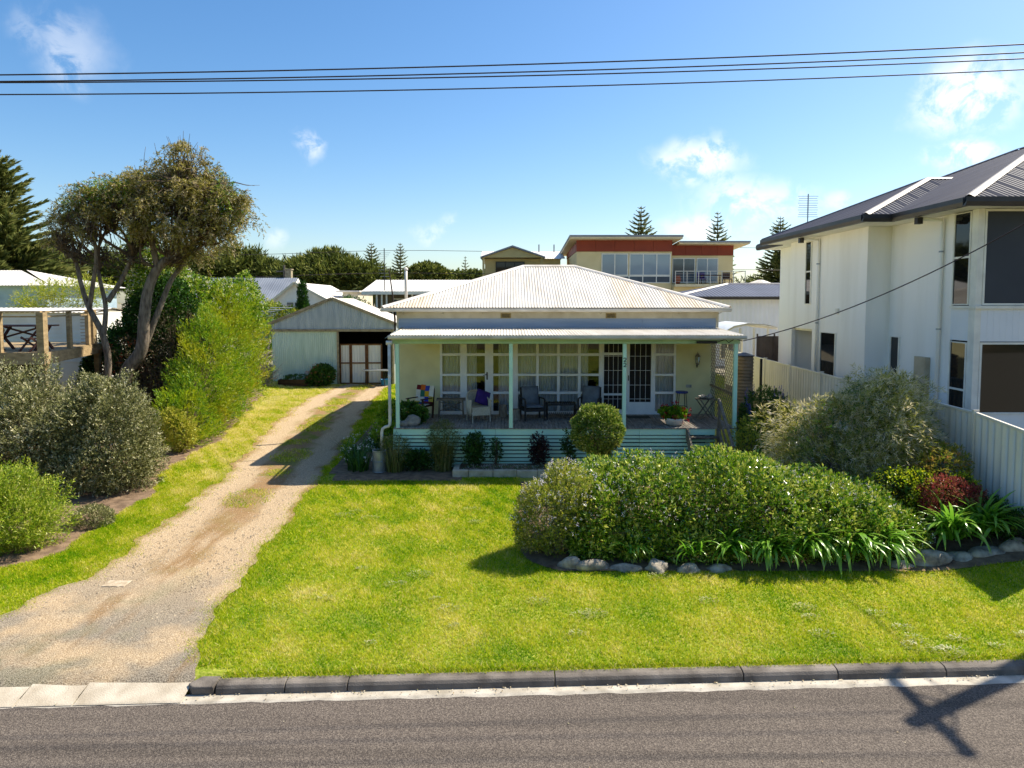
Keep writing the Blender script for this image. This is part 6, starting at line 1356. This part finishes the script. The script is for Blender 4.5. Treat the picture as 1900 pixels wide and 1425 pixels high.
# ---------------------------------------------------------------- big weathered tree
def WB_(x, y, rx, ry, Y): q = Y / 1310; return ((x - 950) * q, Y, 4.9 - (y - 562) * q, rx * q, rx * q * .8, ry * q)
tr = thing('tea_tree', 'large leaning weathered tree with twisted bare trunks and patchy olive crown', 'tree', (-12.9, 23.2, .6))
def limb(mb, pts, r0, r1, n=9):
    P = [Vector(p) for p in pts]; out = []; 
    for i in range(len(P) - 1):
        a = P[max(i - 1, 0)]; b = P[i]; c = P[i + 1]; d = P[min(i + 2, len(P) - 1)]
        for k in range(5):
            t = k / 5; out.append(.5 * ((2 * b) + (c - a) * t + (2 * a - 5 * b + 4 * c - d) * t * t + (3 * b - a - 3 * c + d) * t ** 3))
    out.append(P[-1]); m = len(out); mb.tube(out, [r0 + (r1 - r0) * i / (m - 1) for i in range(m)], n); return out
Tb = MB(); TY = 23.2
limb(Tb, [(-13.0, TY, .3), (-12.78, 23.2, 2.45), (-12.21, 23.2, 3.34), (-12.07, 23.2, 4.41), (-11.97, 23.3, 5.29), (-11.69, 23.4, 6.03), (-11.32, 23.5, 6.39)], .23, .13)
limb(Tb, [(-12.12, 23.3, 3.51), (-11.73, 23.5, 4.67), (-11.39, 23.7, 5.65), (-10.97, 23.9, 6.38), (-10.72, 24.0, 7.29)], .11, .05)
limb(Tb, [(-13.7, 23.0, .3), (-13.22, 23.0, 2.65), (-13.32, 23.0, 3.79), (-13.76, 23.0, 4.76), (-13.99, 23.0, 5.55), (-14.17, 23.0, 6.33), (-14.6, 22.9, 7.01)], .13, .04)
limb(Tb, [(-13.32, 23.0, 3.79), (-13.27, 23.1, 4.76), (-13.42, 23.1, 5.64), (-13.55, 23.2, 6.51), (-13.07, 23.2, 7.56)], .085, .035)
limb(Tb, [(-13.74, 23.0, 4.72), (-13.55, 22.9, 5.46), (-13.35, 22.8, 6.32), (-13.36, 22.7, 7.33)], .08, .04)
limb(Tb, [(-13.2, 23.1, 4.93), (-12.84, 23.3, 5.64), (-12.51, 23.4, 6.44), (-12.24, 23.5, 7.24)], .09, .04)
limb(Tb, [(-11.69, 23.4, 6.03), (-11.79, 23.3, 6.87), (-12.06, 23.2, 7.73), (-12.2, 23.1, 8.41)], .11, .05)
limb(Tb, [(-11.38, 23.5, 6.36), (-11.03, 23.5, 7.07), (-10.78, 23.4, 7.93), (-10.57, 23.4, 8.98)], .13, .05)
limb(Tb, [(-11.32, 23.5, 6.39), (-10.6, 23.4, 6.85), (-9.96, 23.3, 7.22), (-9.29, 23.2, 7.73)], .10, .04)
Tb.build('trunk', mBark, tr, smooth=True)
sec = MB(); r2 = random.Random(21); forks = [(-13.76, 23.0, 4.76), (-13.99, 23.0, 5.55), (-14.17, 23.0, 6.33), (-13.36, 23.1, 5.29), (-13.44, 23.1, 5.99), (-12.84, 23.3, 5.64), (-12.51, 23.4, 6.44), (-11.97, 23.3, 5.29), (-11.69, 23.4, 6.03), (-11.32, 23.5, 6.39), (-11.39, 23.7, 5.65), (-13.16, 23.0, 4.41)]
tips = [(-14.77, 22.8, 6.83), (-14.43, 22.7, 7.25), (-14.38, 23.2, 7.56), (-13.66, 22.6, 7.66), (-13.87, 23.4, 8.02), (-13.18, 22.8, 7.86), (-13.13, 23.5, 8.03), (-12.44, 22.7, 7.67), (-12.65, 23.6, 8.05), (-12.03, 22.9, 7.7), (-12.09, 23.7, 7.88), (-11.36, 22.8, 8.03), (-11.36, 23.5, 7.95), (-10.72, 22.9, 8.04), (-10.97, 24.0, 7.83), (-10.17, 23.2, 7.82), (-9.99, 23.8, 7.72), (-9.22, 23.0, 7.54), (-9.07, 23.5, 7.24), (-9.66, 23.2, 7.04), (-12.77, 22.5, 7.31), (-12.61, 23.8, 7.27), (-13.87, 23.5, 7.42), (-11.37, 22.6, 7.32), (-14.71, 23.4, 7.06), (-13.77, 22.6, 7.15), (-12.61, 23.2, 8.25), (-10.58, 23.4, 8.63), (-11.1, 23.0, 8.57), (-12.05, 23.5, 8.47)]
for tp2 in tips:
    q = Vector(tp2); b0 = Vector(min(forks, key=lambda f: (Vector(f) - q).length + r2.random() * .9)); m1 = b0.lerp(q, .35) + Vector((r2.gauss(0, .14), r2.gauss(0, .2), r2.gauss(0, .12))); m2 = b0.lerp(q, .7) + Vector((r2.gauss(0, .14), r2.gauss(0, .2), r2.gauss(0, .12)))
    limb(sec, [b0, m1, m2, q], .055, .014, 6)
sec.build('limbs', mTwig, tr, smooth=True)
CB = []
for (x, y, r_, Y, fz) in ((352, 315, 44, 23.4, .9), (318, 330, 36, 23.9, .85), (290, 345, 36, 22.7, .85), (262, 338, 34, 23.6, .8), (232, 352, 30, 22.9, .75), (205, 362, 30, 23.5, .7), (172, 362, 28, 22.8, .75), (150, 388, 28, 23.2, .75), (122, 408, 26, 22.8, .8), (112, 440, 22, 23.2, .9), (190, 395, 30, 22.6, .7), (232, 392, 34, 23.9, .7), (275, 385, 36, 22.4, .75), (318, 380, 38, 23.8, .8), (362, 362, 40, 22.8, .9), (398, 350, 34, 23.8, .9), (428, 378, 32, 23.1, 1.05), (448, 405, 26, 23.6, 1.2), (405, 400, 36, 22.8, 1.1), (372, 412, 32, 24.1, 1.1), (338, 425, 30, 22.4, .9), (300, 425, 30, 23.0, .8), (262, 425, 26, 22.6, .7), (345, 288, 28, 23.1, .8), (382, 312, 28, 23.6, .8), (428, 435, 22, 23.2, 1.3), (392, 450, 22, 24.0, 1.4), (362, 462, 22, 23.4, 1.4), (160, 430, 22, 22.6, .7), (330, 475, 20, 23.9, 1.2), (455, 372, 18, 22.9, 1.1)):
    s = Y / 1310; CB.append(((x - 950) * s, Y, 4.9 - (y - 562) * s, r_ * s, r_ * s * 1.05, r_ * s * fz))
foliage('crown', CB, 7600, 14, .24, .085, .022, mOliv, tr, 190, up=.1, out=.7, rand=.8, droop=.6, spread=.9, shell=.85, amp=.55, freq=3.6, t0=.42, tv=.24, toptint=.2)
foliage('crown', CB[4:8] + [CB[13], CB[15], CB[16]], 1500, 8, .26, .08, .022, mVine, tr, 191, up=.0, out=.6, rand=.7, droop=.6, shell=.6, amp=.3, freq=2.2, t0=.30, tv=.15)
mb = MB(); rr = random.Random(5)
ends = [Vector((-11.32, 23.5, 6.39)), Vector((-10.74, 23.5, 7.77)), Vector((-12.06, 23.2, 7.73)), Vector((-13.08, 23.2, 7.39)), Vector((-13.37, 22.7, 6.99)), Vector((-14.4, 22.9, 6.75)), Vector((-12.28, 23.5, 7.07)), Vector((-9.96, 23.3, 7.22)), Vector((-10.55, 23.4, 8.72)), Vector((-13.96, 23.0, 6.33)), Vector((-12.61, 23.4, 6.35)), Vector((-13.39, 23.1, 6.33))]
rs = np.random.default_rng(8); P, _ = blob_points(CB + [WB_(180,470,50,40,23.0), WB_(245,480,45,45,23.3), WB_(135,470,35,40,22.9), WB_(300,450,40,40,23.3)], 1250, rs, .8, .3)
for p in P:
    q = Vector(p) + Vector((rr.gauss(0, .2), rr.gauss(0, .2), rr.gauss(.08, .2))); cs = sorted(ends, key=lambda e: (e - q).length)[:2]; b = rr.choice(cs) + Vector((rr.gauss(0, .1), rr.gauss(0, .1), rr.gauss(0, .15))); pts = []
    for i in range(7):
        t = i / 6; pts.append(b.lerp(q, t) + Vector((rr.gauss(0, .13), rr.gauss(0, .13), rr.gauss(0, .13))) * (2.2 * t * (1 - t)) + Vector((0, 0, .2 * t * (1 - t))))
    mb.tube(pts, [.024 * (1 - .75 * i / 6) for i in range(7)], 3)
mb.build('branches', mTwig, tr, smooth=True)
# orange creeper blooms low on the trunk, feathery light green tree behind
shrub('orange_vine', 'patch of orange trumpet flowers under the big tree', [(-13.4, 24.6, 2.9, .8, .4, .5)], 260, 5, .08, .035, mDeep, 200, 'creeper', base=(-13.6, 24.6, .7), fl=leafM('orange_petal', ['#b3441c', '#d0602a', '#e08a4a'], trans=.3), nfl=60, fs=.07)
shrub('feathery_tree', 'low spreading light green feathery tree behind raised deck', [(-23.6, 36.5, 5.2, 1.7, 1.2, .8), (-22.2, 36.8, 5.4, 1.3, 1.1, .85), (-24.7, 36.5, 4.9, 1.0, 1.0, .6)], 1500, 7, .13, .024, mTipY, 204, 'tree', slen=.4, up=.7, shell=.8, amp=.3, t0=.5, tw=260)
shrub('pencil_conifer', 'narrow dark green pencil conifer beside white gable house', [(-14.2, 48.0, 3.6, .42, .42, 1.6), (-14.2, 48.0, 5.2, .28, .28, 1.0)], 1600, 6, .16, .04, mDeep, 208, 'tree', slen=.3, up=2.5, rand=.3, spread=.4, t0=.3, amp=.08, tw=6)
shrub('garden_bush', 'pale olive bush in front of white gable house', [(-16.3, 47.5, 3.9, 1.3, .9, 1.0), (-15.1, 47.6, 3.7, .9, .8, .8)], 1200, 6, .16, .05, mTipY, 212, slen=.25, t0=.35)
shrub('yard_shrubs', 'bright green shrub showing above the shed roof edge', [(-15.0, 42.5, 3.0, 1.4, .9, 1.0), (-13.4, 42.8, 2.7, 1.2, .9, .9)], 1400, 6, .12, .04, mBrG, 216, slen=.2, t0=.4)
shrub('dark_yard_tree', 'dark leafy tree in front of low white-roofed house', [(-10.4, 45.5, 3.7, 1.3, 1.0, 1.5), (-9.2, 45.2, 3.2, 1.1, .9, 1.2)], 1500, 6, .14, .06, mDeep, 220, 'tree', slen=.22, t0=.5)

# ---------------------------------------------------------------- Norfolk pines and far trees
def norfolk(label, x, y, zb, zt, rad, seed, lv=30, top=0.0, dens=1.0, br=6):
    rs = np.random.default_rng(seed); rr = random.Random(seed); t = thing('norfolk_pine', label, 'tree', (x, y, zb), group='norfolk pines'); H_ = zt - zb
    MB().tube([(x, y, zb - .3), (x, y, zt)], [.018 * H_ + .1, .03], 8).build('trunk', mBark, t)
    C = []; D = []; Ls = []; bmb = MB()
    for i in range(lv):
        f = (i + .5) / lv; z = zb + H_ * (.10 + .89 * f); r_ = rad * ((1 - f) ** .72) * (.85 + .25 * rr.random()) + .035 * rad
        nbq = br if f < .9 else 4
        for j in range(nbq):
            a = 6.283 * (j + rr.random() * .6) / nbq + i * .7; rl = r_ * rr.uniform(.75, 1.08); d = np.array([math.cos(a), math.sin(a), 0]); sd = np.array([-d[1], d[0], 0])
            rise = (.10 + .45 * f) * rl; n = max(5, int(17 * dens * (rl / rad + .25)))
            bmb.tube([(x, y, z), tuple(np.array([x, y, z]) + d * rl * .95 + np.array([0, 0, rise * .9]))], [.012 * H_ * .12 + .02, .015], 3)
            for k in range(n):
                s = .12 + .88 * (k + rr.random()) / n; p = np.array([x, y, z]) + d * rl * s + np.array([0, 0, rise * s ** 1.7]); q = rl * (.34 - .2 * s) + .05 * rad
                for sg in (-1, 1):
                    C.append(p); D.append(d * .9 + sd * sg * (.95 - .5 * s) + np.array([0, 0, .42])); Ls.append(q)
                C.append(p); D.append(d + np.array([0, 0, .65])); Ls.append(q * .8)
    bmb.build('branches', mBark, t); C = np.array(C); D = unit(np.array(D) + rs.standard_normal(C.shape) * .10); Ls = np.array(Ls)
    V, Fq = leaf_quads(C, D, Ls, np.clip(Ls * .19, .05, .3) , rs, .3); V2, F2 = leaf_quads(C, unit(D + rs.standard_normal(C.shape) * .12), Ls * .9, np.clip(Ls * .19, .05, .3), rs, .3)
    npmesh('crown', np.concatenate([V, V2]), np.concatenate([Fq, F2 + len(V)]), mPine, t, tint=np.concatenate([np.repeat(np.clip(.45 + .2 * rs.standard_normal(len(C)), 0, 1), 4)] * 2)); return t
norfolk('huge dark norfolk pine rising behind pale blue house', -44.2, 61, 3.2, 18.0, 6.4, 1, 21, br=8, dens=1.5)
norfolk('norfolk pine with twin tips among cypresses, beside its pair', -18.8, 95, 3.8, 12.9, 2.6, 2, 20); norfolk('pointed norfolk pine of pair above low white roof', -15.1, 96, 3.8, 13.0, 2.3, 3, 20)
norfolk('tiny norfolk pine beside the khaki house', -7.9, 120, 3.9, 12.8, 1.7, 4, 15); norfolk('norfolk pine rising behind roof of modern house', 18.3, 101, 4, 18.6, 4.4, 5, 22)
norfolk('slim norfolk pine behind end of modern house roof', 33.2, 115, 4, 19.6, 3.6, 6, 22); norfolk('dense norfolk pine between modern house and rendered house', 32.4, 86, 3.8, 15.3, 3.4, 7, 24, br=8)
def far_tree(label, blobs, m, mat, seed, L=.75, Wd=.15, slen=1.6, name='cypress_tree', grp='dark trees on the skyline', **kw):
    c = blobs[0]; t = thing(name, label, 'tree', (c[0], c[1], 3.6), group=grp); MB().tube([(c[0], c[1], 3.3), (c[0] + .2, c[1], c[2])], [.45, .25], 7).build('trunk', mBark, t)
    a = dict(up=.30, rand=.34, shell=.8, amp=.5, freq=1.1, t0=.42, tv=.2, toptint=.2); a.update(kw)
    foliage('crown', blobs, m, 7, slen, L, Wd, mat, t, seed, **a); return t
def WB(x, y, rx, ry, Y, dz=1.0): s = Y / 1310; return ((x - 950) * s, Y, 4.9 - (y - 562) * s, rx * s, rx * s * .8, ry * s)
far_tree('wide dark cypress behind grey-roofed house', [WB(440,500,55,26,92), WB(400,506,40,22,91), WB(490,508,40,18,92), WB(430,484,35,12,92)], 3000, mMac, 230)
far_tree('spiky flat-topped cypress behind white gable house', [WB(600,508,58,20,90), WB(560,502,36,18,91), WB(640,512,36,22,90), WB(600,488,44,10,90), WB(575,522,50,22,89)], 3600, mMac, 234, up=.35)
far_tree('low cypress filling gap before pointed norfolk pine', [WB(675,520,36,24,90), WB(700,528,28,18,89)], 1500, mMac, 238)
far_tree('round dense tree behind low white roof', [WB(793,510,28,18,85), WB(815,516,20,14,85), WB(775,514,20,14,85)], 2200, mDeep if False else mMac, 242, L=.4, Wd=.2, slen=.5, amp=.14, rand=.6, name='round_tree', t0=.5)
far_tree('low scrubby tree beside khaki house', [WB(870,518,40,10,88), WB(845,522,30,10,88), WB(905,520,30,10,88)], 1300, mMac, 246, L=.35, Wd=.2, slen=.5, name='round_tree')
far_tree('dark cypress band behind the big leaning tree', [WB(330,498,60,28,95), WB(260,505,60,26,95), WB(200,505,50,26,94), WB(150,510,50,24,93), WB(370,500,40,24,94)], 3600, mMac, 250)
far_tree('low dark cypress at foot of huge norfolk pine', [WB(90,502,50,20,78), WB(40,505,50,18,78), WB(-10,505,50,18,78)], 2200, mMac, 254)
far_tree('hazy tree mass behind pair of norfolk pines', [WB(720,530,60,16,110), WB(760,530,40,14,110)], 1200, mMac, 258)
far_tree('low trees behind the rendered two-storey house', [WB(1480,535,60,14,100), WB(1560,535,60,14,100), WB(1410,538,40,10,100)], 1500, mMac, 262)

# ---------------------------------------------------------------- border rocks
mPale = M('pale_limestone_rock', '#b5aa98', '#6f665a', scale=7, rough=.95, bump=.7, bscale=18, rnd=.08)
RK = [((1.0, 12.22), .17, .22, 'pale rock at hedge corner below flowering shrub'), ((1.45, 12.16), .24, .17, 'pale border rock, second from hedge corner'), ((1.98, 12.10), .22, .18, 'pale border rock, third from hedge corner'), ((2.55, 12.08), .25, .19, 'pale border rock, fourth from hedge corner'), ((3.08, 12.08), .22, .18, 'pale border rock, fifth from hedge corner'), ((3.62, 12.10), .20, .14, 'low border rock under first agapanthus'), ((6.98, 12.28), .22, .16, 'low pale rock against last agapanthus of row'), ((7.52, 12.38), .34, .27, 'large pale pointed rock between the agapanthus clumps'), ((8.05, 12.42), .26, .15, 'flat pale rock below big agapanthus'), ((8.6, 12.44), .28, .16, 'flat pale rock under agapanthus closest to fence'), ((9.1, 12.46), .26, .17, 'pale rock at the foot of retaining wall')]
for i, ((x, y), r_, h, lab) in enumerate(RK): tag(lump('border_rock', (x, y + .06, gz(x, y) + h * .05), (r_ * random.uniform(.9, 1.3), r_ * random.uniform(.5, .7), h * random.uniform(.6, .95)), mPale, seed=50 + i, amp=.42), lab, 'rock', 'rocks edging the hedge bed')
